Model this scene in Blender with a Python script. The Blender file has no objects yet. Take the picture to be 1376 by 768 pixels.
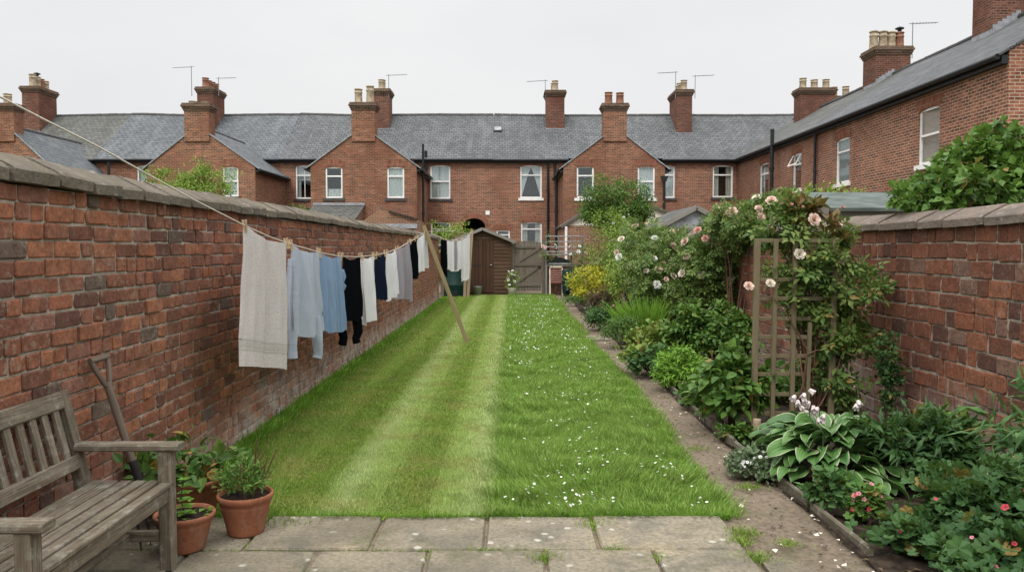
import bpy, math, random
import numpy as np
from mathutils import Vector, Matrix
rnd = random.Random(7)
rng = np.random.default_rng(11)
SC = bpy.context.scene
COL = SC.collection
# ------------------------------------------------------------------ camera
F = 1070.0                       # focal length in pixels of the 1376 px wide photograph
CAMZ = 1.6
TILT = math.atan(50.0 / F)
cam_d = bpy.data.cameras.new('camera'); cam = bpy.data.objects.new('camera', cam_d); COL.objects.link(cam)
cam.location = (0, 0, CAMZ); cam.rotation_euler = (math.pi / 2 - TILT, 0, math.radians(-0.05))
cam_d.sensor_width = 36; cam_d.lens = 36 * F / 1376; cam_d.clip_start = 0.05; cam_d.clip_end = 3000
SC.camera = cam
def ray(px, py):
    dx = (px - 687) / F; dz = -(py - 384) / F
    c, s = math.cos(TILT), math.sin(TILT)
    fy = c + dz * s; fz = -s + dz * c
    return dx / fy, fz / fy
def at(px, py, Y):               # world point seen at a pixel, at depth Y
    a, b = ray(px, py); return Vector((a * Y, Y, CAMZ + b * Y))
def gnd(px, py, z=0.0):          # world point on the ground
    a, b = ray(px, py); Y = (z - CAMZ) / b; return Vector((a * Y, Y, z))
# ------------------------------------------------------------------ node helper
def lin(r, g, b):
    f = lambda c: ((c / 255) / 12.92 if c / 255 <= 0.04045 else (((c / 255) + 0.055) / 1.055) ** 2.4)
    return (f(r), f(g), f(b), 1)
class NT:
    def __init__(s, name):
        s.m = bpy.data.materials.new(name); s.m.use_nodes = True; s.t = s.m.node_tree; s.t.nodes.clear()
        s.out = s.t.nodes.new('ShaderNodeOutputMaterial')
    def n(s, ty, props=None, **ins):
        nd = s.t.nodes.new('ShaderNode' + ty)
        for k, v in (props or {}).items(): setattr(nd, k, v)
        for k, v in ins.items(): s.put(nd, k.replace('_', ' '), v)
        return nd
    def put(s, nd, k, v):
        sk = nd.inputs[k]
        if isinstance(v, bpy.types.NodeSocket): s.t.links.new(v, sk)
        else: sk.default_value = v
    def mix(s, fac, a, b, blend='MIX'):
        nd = s.t.nodes.new('ShaderNodeMix'); nd.data_type = 'RGBA'; nd.blend_type = blend
        for i, v in ((0, fac), (6, a), (7, b)):
            if isinstance(v, bpy.types.NodeSocket): s.t.links.new(v, nd.inputs[i])
            else: nd.inputs[i].default_value = v
        return nd.outputs[2]
    def math(s, op, a, b=0.0, clamp=False):
        nd = s.t.nodes.new('ShaderNodeMath'); nd.operation = op; nd.use_clamp = clamp
        for i, v in ((0, a), (1, b)):
            if isinstance(v, bpy.types.NodeSocket): s.t.links.new(v, nd.inputs[i])
            else: nd.inputs[i].default_value = v
        return nd.outputs[0]
    def ramp(s, fac, stops, interp='LINEAR'):
        nd = s.t.nodes.new('ShaderNodeValToRGB'); cr = nd.color_ramp; cr.interpolation = interp
        while len(cr.elements) < len(stops): cr.elements.new(0.5)
        for e, (p, c) in zip(cr.elements, stops):
            e.position = p; e.color = c if not isinstance(c, (int, float)) else (c, c, c, 1)
        s.t.links.new(fac, nd.inputs[0]); return nd.outputs[0]
    def noise(s, vec, scale, detail=4, rough=0.55, out=0, dist=0.0):
        nd = s.n('TexNoise', None, Scale=scale, Detail=detail, Roughness=rough, Distortion=dist)
        if vec is not None: s.t.links.new(vec, nd.inputs['Vector'])
        return nd.outputs[out]
    def mapping(s, vec, scale=(1, 1, 1), loc=(0, 0, 0)):
        nd = s.n('Mapping', None, Scale=scale, Location=loc); s.t.links.new(vec, nd.inputs['Vector']); return nd.outputs[0]
    def obj(s): return s.n('TexCoord').outputs['Object']
    def uv(s): return s.n('TexCoord').outputs['UV']
    def pos(s): return s.n('NewGeometry').outputs['Position']
    def isl(s): return s.n('NewGeometry').outputs['Random Per Island']
    def sep(s, v): return s.n('SeparateXYZ', None, Vector=v).outputs
    def bump(s, h, strength=0.5, dist=0.01, normal=None):
        nd = s.n('Bump', None, Strength=strength, Distance=dist, Height=h)
        if normal is not None: s.t.links.new(normal, nd.inputs['Normal'])
        return nd.outputs[0]
    def bsdf(s, col, rough=0.8, normal=None, spec=0.3, metal=0.0, sheen=0.0):
        nd = s.n('BsdfPrincipled', None, Base_Color=col, Roughness=rough, Metallic=metal)
        nd.inputs['Specular IOR Level'].default_value = spec
        if sheen: nd.inputs['Sheen Weight'].default_value = sheen
        if normal is not None: s.t.links.new(normal, nd.inputs['Normal'])
        return nd.outputs[0]
    def done(s, sh): s.t.links.new(sh, s.out.inputs['Surface']); return s.m
# ------------------------------------------------------------------ materials
def m_plain(name, col, rough=0.6, var=0.15, scale=8, spec=0.3, metal=0.0, bump=0.1):
    t = NT(name); o = t.obj(); nz = t.noise(o, scale, 5)
    dark = (col[0] * (1 - var * 2), col[1] * (1 - var * 2), col[2] * (1 - var * 2), 1)
    lite = (min(1, col[0] * (1 + var)), min(1, col[1] * (1 + var)), min(1, col[2] * (1 + var)), 1)
    c = t.ramp(nz, [(0.3, dark), (0.7, lite)])
    return t.done(t.bsdf(c, rough, t.bump(nz, bump, 0.01), spec, metal))
def m_oldbrick(name, tones, salt=0.5, grime=1.0, salt_h=0.55, smr=0.75):
    t = NT(name); p = t.pos(); r = t.isl()
    c = t.ramp(r, tones, 'CONSTANT')
    big = t.noise(p, 1.3, 5, 0.6); fine = t.noise(p, 45, 6, 0.65); mid = t.noise(p, 14, 5, 0.6)
    c = t.mix(t.ramp(mid, [(0.35, 0.0), (0.75, 0.65)]), c, (0.075, 0.045, 0.035, 1))
    c = t.mix(t.ramp(fine, [(0.3, 0.5), (0.6, 0.0)]), c, (0.045, 0.028, 0.024, 1))
    c = t.mix(t.ramp(t.noise(p, 30, 4, 0.7), [(0.58, 0.0), (0.75, 0.45)]), c, (0.38, 0.17, 0.10, 1))
    c = t.mix(t.math('MULTIPLY', t.ramp(big, [(0.42, 0.0), (0.7, 0.55)]), grime), c, (0.055, 0.045, 0.037, 1))
    # salts bleeding out of the foot of the wall and from under the coping
    z = t.sep(p)[2]
    wob = t.math('ADD', z, t.math('MULTIPLY', t.math('SUBTRACT', t.noise(p, 1.1, 3), 0.5), 0.9))
    low = t.ramp(wob, [(0.05, 1.0), (salt_h, 0.0)])
    sp = t.ramp(t.noise(p, 7, 7, 0.75), [(0.40, 0.0), (0.56, 1.0)])
    c = t.mix(t.math('MULTIPLY', t.math('MULTIPLY', low, sp), salt), c, (0.46, 0.41, 0.36, 1))
    strk = t.ramp(t.noise(t.mapping(p, (5, 5, 1.2)), 1.6, 6, 0.7), [(0.62, 0.0), (0.74, 0.5)])
    c = t.mix(t.math('MULTIPLY', strk, t.ramp(z, [(1.2, 0.0), (1.8, 1.0)])), c, (0.42, 0.38, 0.34, 1))
    moss = t.math('MULTIPLY', t.ramp(t.noise(p, 3, 6, 0.7), [(0.55, 0.0), (0.7, 0.55)]), t.ramp(z, [(0.0, 1.0), (0.35, 0.0)]))
    c = t.mix(moss, c, (0.07, 0.09, 0.03, 1))
    smear = t.math('MULTIPLY', t.ramp(t.noise(p, 19, 7, 0.75), [(0.54, 0.0), (0.66, smr)]), t.ramp(t.noise(p, 1.9, 4, .6), [(0.36, 0.25), (0.62, 1.0)]))
    c = t.mix(smear, c, (0.34, 0.285, 0.225, 1))
    soot = t.math('MULTIPLY', t.ramp(t.math('ADD', z, t.math('MULTIPLY', t.noise(p, 2.2, 4), .35)), [(1.75, 0.0), (2.05, 1.0)]), t.ramp(t.noise(p, 6, 5, .7), [(0.35, 0.0), (0.65, 0.8)]))
    c = t.mix(soot, c, (0.075, 0.06, 0.048, 1))
    nb = t.bump(mid, 0.6, 0.014, t.bump(fine, 0.6, 0.007))
    return t.done(t.bsdf(c, 0.92, nb, 0.04))
def m_mortar(name, a, b):
    t = NT(name); p = t.pos()
    c = t.ramp(t.noise(p, 9, 6, 0.7), [(0.3, a), (0.7, b)])
    c = t.mix(t.ramp(t.noise(p, 1.5, 4), [(0.45, 0.0), (0.7, 0.35)]), c, (0.11, 0.095, 0.08, 1))
    return t.done(t.bsdf(c, 0.95, t.bump(t.noise(p, 60, 5, 0.7), 0.8, 0.01), 0.03))
def m_stone(name, a, b, lichen=0.5, scale=1.0, moss=0.0):
    t = NT(name); p = t.pos(); r = t.isl()
    c = t.mix(t.noise(p, 2.2 * scale, 6, 0.65), a, b)
    c = t.mix(t.math('MULTIPLY', r, 0.55), c, (a[0] * .5, a[1] * .5, a[2] * .47, 1))
    c = t.mix(t.ramp(t.noise(p, 1.1 * scale, 6, .7, dist=.6), [(.48, 0), (.62, .7)]), c, (a[0] * .42, a[1] * .42, a[2] * .4, 1))
    c = t.mix(t.ramp(t.noise(p, 1.7 * scale, 5, .65), [(.56, 0), (.7, .6)]), c, (a[0] * 1.15, a[1] * 1.08, a[2] * .9, 1))
    g = t.noise(p, 55 * scale, 6, 0.7)
    c = t.mix(t.ramp(g, [(0.35, 0.55), (0.6, 0.0)]), c, (0.07, 0.062, 0.052, 1))
    c = t.mix(t.ramp(t.noise(p, 4 * scale, 7, 0.72), [(0.5, 0.0), (0.66, 0.6)]), c, (0.10, 0.095, 0.082, 1))
    v = t.n('TexVoronoi', None, Scale=13 * scale, Randomness=1.0); t.t.links.new(p, v.inputs['Vector'])
    spot = t.math('MULTIPLY', t.ramp(t.math('ADD', v.outputs['Distance'], t.math('MULTIPLY', t.math('SUBTRACT', t.noise(p, 40, 4, .7), .5), .35)), [(0.16, 1.0), (0.24, 0.0)]), t.ramp(t.noise(p, 3, 3), [(0.5, 0.0), (0.58, lichen)]))
    c = t.mix(spot, c, (0.45, 0.44, 0.38, 1))
    if moss: c = t.mix(t.ramp(t.noise(p, 2.3, 6, 0.7), [(0.52, 0.0), (0.7, moss)]), c, (0.085, 0.085, 0.045, 1))
    nb = t.bump(t.noise(p, 9 * scale, 6, 0.7), 0.8, 0.03, t.bump(g, 0.7, 0.006))
    return t.done(t.bsdf(c, 0.9, nb, 0.08))
def m_housebrick(name, c1, c2, mort, w=0.225, h=0.075, ms=0.011, patch=0.5):
    t = NT(name); u = t.uv()
    warp = t.mix(0.004, u, t.noise(u, 3, 2, out=1), 'ADD')
    b = t.n('TexBrick', {'offset': 0.5, 'offset_frequency': 2}, Color1=c1, Color2=c2, Mortar=mort, Scale=1.0, Bias=0.0)
    b.inputs['Mortar Size'].default_value = ms; b.inputs['Mortar Smooth'].default_value = 0.2
    b.inputs['Brick Width'].default_value = w; b.inputs['Row Height'].default_value = h
    t.t.links.new(warp, b.inputs['Vector'])
    c = b.outputs['Color']
    cell = t.n('TexWhiteNoise', {'noise_dimensions': '2D'})
    sx = t.sep(u); row = t.math('FLOOR', t.math('DIVIDE', sx[1], h))
    colm = t.math('FLOOR', t.math('ADD', t.math('DIVIDE', sx[0], w), t.math('MULTIPLY', t.math('MODULO', row, 2.0), 0.5)))
    cmb = t.n('CombineXYZ', None, X=colm, Y=row); t.t.links.new(cmb.outputs[0], cell.inputs['Vector'])
    notm = t.math('SUBTRACT', 1.0, b.outputs['Fac'])
    c = t.mix(t.math('MULTIPLY', t.ramp(cell.outputs['Value'], [(0.70, 0.0), (0.92, 0.85)]), notm), c, (c1[0] * .35, c1[1] * .4, c1[2] * .45, 1))
    c = t.mix(t.math('MULTIPLY', t.ramp(cell.outputs['Value'], [(0.0, 0.75), (0.2, 0.0)]), notm), c, (c1[0] * 1.45, c1[1] * 1.5, c1[2] * 1.5, 1))
    p = t.pos()
    c = t.mix(t.ramp(t.noise(p, 0.45, 6, 0.65), [(0.42, 0.0), (0.68, patch)]), c, (c1[0] * .5, c1[1] * .5, c1[2] * .55, 1))
    c = t.mix(t.ramp(t.noise(p, 0.9, 6, 0.7), [(0.55, 0.0), (0.72, 0.35)]), c, (c2[0] * 1.5, c2[1] * 1.7, c2[2] * 1.7, 1))
    c = t.mix(t.ramp(t.noise(t.mapping(p, (3, 3, 0.35)), 1.0, 5, 0.6), [(0.55, 0.0), (0.75, 0.4)]), c, (0.09, 0.06, 0.05, 1))
    c = t.mix(t.ramp(t.noise(p, 22, 4, 0.7), [(0.3, 0.35), (0.55, 0.0)]), c, (0.07, 0.045, 0.04, 1))
    nb = t.bump(t.math('SUBTRACT', 1.0, b.outputs['Fac']), 0.5, 0.012, t.bump(t.noise(p, 30, 4), 0.4, 0.006))
    return t.done(t.bsdf(c, 0.92, nb, 0.03))
def m_slate(name, c1, c2, stain=0.5):
    t = NT(name); u = t.uv()
    b = t.n('TexBrick', {'offset': 0.5, 'offset_frequency': 2}, Color1=c1, Color2=c2, Mortar=(c1[0] * .25, c1[1] * .25, c1[2] * .25, 1), Scale=1.0)
    b.inputs['Mortar Size'].default_value = 0.014; b.inputs['Brick Width'].default_value = 0.27; b.inputs['Row Height'].default_value = 0.21
    warp = t.mix(0.01, u, t.noise(u, 2, 2, out=1), 'ADD'); t.t.links.new(warp, b.inputs['Vector'])
    sx = t.sep(u); saw = t.math('FRACT', t.math('DIVIDE', sx[1], 0.21))
    p = t.pos(); c = b.outputs['Color']
    c = t.mix(t.ramp(t.noise(p, 0.6, 6, 0.7), [(0.42, 0.0), (0.7, stain)]), c, (c1[0] * .62, c1[1] * .62, c1[2] * .56, 1))
    c = t.mix(t.ramp(t.noise(t.mapping(p, (2.5, 0.4, 0.4)), 1.0, 6, 0.7), [(0.5, 0.0), (0.75, 0.5)]), c, (c2[0] * 1.35, c2[1] * 1.35, c2[2] * 1.3, 1))
    c = t.mix(t.ramp(t.noise(p, 1.7, 7, 0.75), [(0.58, 0.0), (0.7, 0.35)]), c, (0.12, 0.125, 0.085, 1))
    nb = t.bump(t.math('SUBTRACT', 1.0, saw), 0.5, 0.02, t.bump(b.outputs['Fac'], -0.4, 0.01))
    return t.done(t.bsdf(c, 0.7, nb, 0.12))
def m_wood(name, a, b, dark, grain=45, rough=0.8, lichen=0.0):
    t = NT(name); u = t.uv(); r = t.isl()
    off = t.n('CombineXYZ', None, Z=t.math('MULTIPLY', r, 37.0)); v = t.n('VectorMath', {'operation': 'ADD'})
    t.t.links.new(u, v.inputs[0]); t.t.links.new(off.outputs[0], v.inputs[1]); v = v.outputs[0]
    g = t.noise(t.mapping(v, (2.0, grain, 1)), 1.6, 6, 0.65, dist=0.4)
    g2 = t.noise(t.mapping(v, (1.2, grain * 3, 1)), 2.0, 4, 0.6)
    c = t.mix(t.ramp(g, [(0.3, 0.0), (0.7, 1.0)]), a, b)
    c = t.mix(t.ramp(g2, [(0.32, 0.8), (0.5, 0.0)]), c, dark)
    c = t.mix(t.math('MULTIPLY', r, 0.45), c, (a[0] * .55, a[1] * .55, a[2] * .5, 1))
    if lichen:
        p = t.obj()
        c = t.mix(t.ramp(t.noise(p, 16, 7, 0.75), [(0.52, 0.0), (0.64, lichen)]), c, (0.36, 0.36, 0.30, 1))
        c = t.mix(t.ramp(t.noise(p, 5, 5, 0.7), [(0.5, 0.0), (0.7, 0.5)]), c, (0.055, 0.06, 0.035, 1))
    return t.done(t.bsdf(c, rough, t.bump(g, 0.4, 0.004, t.bump(g2, 0.5, 0.003)), 0.08))
def m_leaf(name, cols, trans=0.25, rough=0.45, spec=0.2, old=None):
    t = NT(name); r = t.isl(); p = t.obj()
    n = len(cols); c = t.ramp(r, [(i / max(1, n - 1), k + (1,)) for i, k in enumerate(cols)])
    c = t.mix(t.ramp(t.noise(p, 2.2, 3), [(0.4, 0.0), (0.7, 0.5)]), c, tuple(x * 1.45 for x in cols[-1]) + (1,))
    c = t.mix(t.ramp(t.noise(p, 40, 3), [(0.4, 0.0), (0.8, 0.4)]), c, tuple(x * .6 for x in cols[0]) + (1,))
    if old: c = t.mix(t.ramp(t.math('FRACT', t.math('MULTIPLY', r, 17.3)), [(old[0], 0.0), (old[0] + .01, 1.0)]), c, old[1] + (1,))
    a = t.bsdf(c, rough, None, spec)
    tr = t.n('BsdfTranslucent', None, Color=t.mix(0.4, c, (0.16, 0.24, 0.03, 1)))
    mx = t.n('MixShader', None, Fac=trans); t.t.links.new(a, mx.inputs[1]); t.t.links.new(tr.outputs[0], mx.inputs[2])
    return t.done(mx.outputs[0])
def m_cloth(name, col, weave=260, fold=0.2, stripes=None, dark=False):
    t = NT(name); u = t.uv(); sx = t.sep(u)
    w = t.math('ADD', t.math('SINE', t.math('MULTIPLY', sx[0], weave * 6.28)), t.math('SINE', t.math('MULTIPLY', sx[1], weave * 6.28)))
    c = t.mix(t.noise(u, 9, 5), tuple(x * .85 for x in col[:3]) + (1,), tuple(min(1, x * 1.06) for x in col[:3]) + (1,))
    c = t.mix(t.ramp(t.noise(u, 190 if weave > 100 else 60, 3), [(0.35, 0.25 if weave > 100 else .5), (0.6, 0.0)]), c, tuple(x * .6 for x in col[:3]) + (1,))
    if stripes:
        s = t.math('FRACT', t.math('MULTIPLY', sx[0], stripes)); c = t.mix(t.ramp(s, [(0.5, 0.0), (0.55, 0.35)]), c, (0.75, 0.78, 0.8, 1))
    nb = t.bump(t.noise(t.mapping(u, (11, 1.6, 1)), 1, 4, 0.6), fold, 0.02, t.bump(t.noise(u, weave, 2), 0.35, 0.003))
    a = t.bsdf(c, 0.95, nb, 0.0 if dark else 0.08, sheen=0.0 if dark else 0.15)
    tr = t.n('BsdfTranslucent', None, Color=c); mx = t.n('MixShader', None, Fac=0.18)
    t.t.links.new(a, mx.inputs[1]); t.t.links.new(tr.outputs[0], mx.inputs[2])
    return t.done(mx.outputs[0])
def m_glass(name):
    t = NT(name); g = t.n('BsdfGlossy', None, Color=(0.8, 0.85, 0.88, 1), Roughness=0.02); tr = t.n('BsdfTransparent', None, Color=(0.93, 0.96, 0.95, 1))
    wav = t.bump(t.noise(t.pos(), 1.4, 2), 0.06, 0.05); t.t.links.new(wav, g.inputs['Normal'])
    fr = t.n('Fresnel', None, IOR=1.6); f = t.math('ADD', t.math('MULTIPLY', fr.outputs[0], 0.4), 0.06, True)
    mx = t.n('MixShader', None, Fac=f); t.t.links.new(tr.outputs[0], mx.inputs[1]); t.t.links.new(g.outputs[0], mx.inputs[2])
    return t.done(mx.outputs[0])
M = {}
TON_L = [(0.0, (0.30, 0.122, 0.074, 1)), (0.16, (0.37, 0.143, 0.080, 1)), (0.36, (0.23, 0.098, 0.064, 1)), (0.52, (0.43, 0.175, 0.094, 1)), (0.66, (0.32, 0.140, 0.088, 1)), (0.86, (0.17, 0.082, 0.062, 1)), (0.91, (0.34, 0.16, 0.115, 1)), (0.98, (0.16, 0.12, 0.095, 1))]
TON_R = [(0.0, (0.23, 0.088, 0.053, 1)), (0.25, (0.285, 0.107, 0.060, 1)), (0.5, (0.18, 0.073, 0.048, 1)), (0.68, (0.31, 0.125, 0.070, 1)), (0.84, (0.125, 0.062, 0.048, 1)), (0.93, (0.24, 0.14, 0.105, 1))]
M['brick_left'] = m_oldbrick('weathered_red_brick', TON_L, 0.8, 0.65, 0.42)
M['brick_right'] = m_oldbrick('orange_red_brick', TON_R, 0.8, 0.5, 0.6, 0.45)
M['mortar'] = m_mortar('lime_mortar', (0.25, 0.215, 0.17, 1), (0.44, 0.39, 0.32, 1))
M['coping'] = m_stone('coping_stone', (0.27, 0.225, 0.175, 1), (0.135, 0.115, 0.09, 1), 0.5, 1.0, .35)
M['coping_right'] = m_stone('coping_stone_pinkish', (0.30, 0.235, 0.195, 1), (0.17, 0.135, 0.115, 1), 0.3, 1.0, .15)
M['slab'] = m_stone('york_stone_slab', (0.36, 0.31, 0.225, 1), (0.19, 0.17, 0.13, 1), 0.8, 0.8, 0.7)
M['hb_main'] = m_housebrick('terrace_brick', (0.315, 0.118, 0.067, 1), (0.195, 0.078, 0.050, 1), (0.40, 0.31, 0.23, 1))
M['hb_main2'] = m_housebrick('terrace_brick_dark', (0.295, 0.109, 0.062, 1), (0.175, 0.070, 0.045, 1), (0.32, 0.24, 0.17, 1), patch=0.7)
M['hb_wing'] = m_housebrick('wing_brick', (0.32, 0.126, 0.070, 1), (0.19, 0.081, 0.051, 1), (0.32, 0.25, 0.18, 1), patch=0.75)
M['hb_right'] = m_housebrick('right_terrace_brick', (0.31, 0.118, 0.072, 1), (0.205, 0.085, 0.057, 1), (0.43, 0.34, 0.25, 1), h=0.083, w=0.24, ms=0.013)
M['hb_chim'] = m_housebrick('chimney_brick', (0.21, 0.080, 0.052, 1), (0.115, 0.052, 0.038, 1), (0.22, 0.17, 0.13, 1), h=0.08, patch=0.85)
M['hb_dirty'] = m_housebrick('sooty_chimney_brick', (0.17, 0.105, 0.07, 1), (0.115, 0.075, 0.05, 1), (0.2, 0.17, 0.13, 1), h=0.08, patch=0.6)
M['hb_arch'] = m_housebrick('lintel_brick', (0.30, 0.10, 0.055, 1), (0.20, 0.07, 0.042, 1), (0.28, 0.2, 0.15, 1), w=0.075, h=0.225)
M['hb_yard'] = m_housebrick('yard_brick', (0.32, 0.15, 0.085, 1), (0.23, 0.105, 0.065, 1), (0.40, 0.34, 0.26, 1), patch=0.5)
M['slate'] = m_slate('grey_slate', (0.085, 0.09, 0.094, 1), (0.135, 0.14, 0.144, 1))
M['slate_old'] = m_slate('old_brown_slate', (0.085, 0.087, 0.080, 1), (0.135, 0.136, 0.126, 1), 0.8)
M['slate_b'] = m_slate('blue_slate', (0.09, 0.10, 0.108, 1), (0.14, 0.15, 0.158, 1), 0.3)
M['felt'] = m_plain('green_grey_roof_felt', (0.115, 0.135, 0.125, 1), 0.95, 0.16, 4, .03)
M['white'] = m_plain('white_window_paint', (0.84, 0.83, 0.80, 1), 0.45, 0.06, 4)
M['render'] = m_plain('cream_render', (0.62, 0.57, 0.50, 1), 0.9, 0.10, 3)
M['black'] = m_plain('black_gutter_paint', (0.018, 0.019, 0.021, 1), 0.45, 0.2, 5)
M['dark'] = m_plain('dark_interior', (0.012, 0.012, 0.013, 1), 0.9, 0.2, 3)
M['lead'] = m_plain('lead_flashing', (0.30, 0.31, 0.33, 1), 0.6, 0.2, 6)
M['darksill'] = m_plain('dark_stone_sill', (0.075, 0.073, 0.07, 1), 0.8, 0.2, 8)
M['potbuff'] = m_plain('buff_clay_chimney_pot', (0.44, 0.36, 0.25, 1), 0.85, 0.22, 7)
M['potred'] = m_plain('red_clay_chimney_pot', (0.30, 0.145, 0.095, 1), 0.85, 0.2, 7)
t = NT('terracotta'); p = t.obj(); nz_ = t.noise(p, 6, 7, .7)
c = t.mix(t.ramp(nz_, [(.35, 0), (.65, 1)]), (0.20, 0.075, 0.042, 1), (0.33, 0.13, 0.07, 1))
c = t.mix(t.ramp(t.noise(t.mapping(p, (9, 9, 3)), 1.4, 6, .7), [(.55, 0), (.72, .55)]), c, (0.36, 0.24, 0.17, 1))
c = t.mix(t.ramp(t.noise(p, 11, 6, .75), [(.56, 0), (.7, .7)]), c, (0.09, 0.06, 0.04, 1))
M['terracotta'] = t.done(t.bsdf(c, .9, t.bump(t.noise(p, 50, 5, .7), .35, .004), .15))
M['soil'] = m_plain('dark_soil', (0.035, 0.026, 0.02, 1), 0.95, 0.4, 20, 0.1, bump=1.0)
M['metal'] = m_plain('galvanised_metal', (0.33, 0.35, 0.35, 1), 0.45, 0.15, 9, 0.5, 0.6)
M['aerial'] = m_plain('aluminium_aerial', (0.22, 0.22, 0.23, 1), 0.5, 0.1, 9, 0.5, 0.3)
M['iron'] = m_plain('dark_forged_iron', (0.03, 0.028, 0.028, 1), 0.6, 0.3, 20, 0.4, 0.4)
M['curtain'] = m_cloth('net_curtain', (0.85, 0.87, 0.88, 1), 40, 0.3)
M['drape'] = m_cloth('cream_drape', (0.75, 0.71, 0.63, 1), 40, 0.3)
M['glass'] = m_glass('window_glass')
M['bench'] = m_wood('weathered_bench_wood', (0.12, 0.092, 0.062, 1), (0.29, 0.25, 0.195, 1), (0.02, 0.015, 0.011, 1), 34, 0.85, 0.4)
M['handle'] = m_wood('worn_tool_handle', (0.15, 0.115, 0.09, 1), (0.22, 0.17, 0.135, 1), (0.05, 0.04, 0.03, 1), 40)
M['shed'] = m_wood('brown_stained_boards', (0.082, 0.048, 0.031, 1), (0.125, 0.077, 0.05, 1), (0.025, 0.015, 0.011, 1), 26, 0.7)
M['sheddoor'] = m_wood('dark_brown_door_boards', (0.062, 0.033, 0.021, 1), (0.09, 0.051, 0.032, 1), (0.02, 0.012, 0.009, 1), 26, 0.65)
M['gate'] = m_wood('grey_brown_gate_wood', (0.135, 0.115, 0.09, 1), (0.20, 0.175, 0.14, 1), (0.04, 0.032, 0.025, 1), 26)
M['prop'] = m_wood('olive_prop_wood', (0.21, 0.165, 0.085, 1), (0.29, 0.235, 0.135, 1), (0.10, 0.075, 0.04, 1), 40)
M['post'] = m_wood('pale_post_wood', (0.36, 0.27, 0.18, 1), (0.45, 0.36, 0.25, 1), (0.2, 0.15, 0.1, 1), 40)
M['trellis'] = m_wood('treated_trellis_wood', (0.165, 0.135, 0.08, 1), (0.24, 0.20, 0.125, 1), (0.06, 0.05, 0.03, 1), 40)
M['greywood'] = m_wood('silvered_wood', (0.23, 0.215, 0.195, 1), (0.33, 0.31, 0.285, 1), (0.07, 0.06, 0.055, 1), 30)
M['peg'] = m_wood('clothes_peg_wood', (0.5, 0.36, 0.22, 1), (0.6, 0.45, 0.3, 1), (0.3, 0.2, 0.12, 1), 60)
M['edge'] = m_wood('rotting_edging_board', (0.12, 0.105, 0.075, 1), (0.18, 0.155, 0.115, 1), (0.04, 0.035, 0.025, 1), 30, 0.9, 0.4)
M['bin'] = m_plain('dark_green_plastic', (0.006, 0.03, 0.024, 1), 0.55, 0.1, 3, 0.2)
M['rope'] = m_plain('washing_line_cord', (0.60, 0.56, 0.48, 1), 0.8, 0.1, 50)
M['bark'] = m_plain('brown_bark', (0.085, 0.06, 0.042, 1), 0.9, 0.3, 25, bump=0.8)
M['stem'] = m_plain('green_stem', (0.075, 0.10, 0.035, 1), 0.7, 0.2, 15)
M['redstem'] = m_plain('reddish_stem', (0.13, 0.065, 0.04, 1), 0.7, 0.2, 15)
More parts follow.
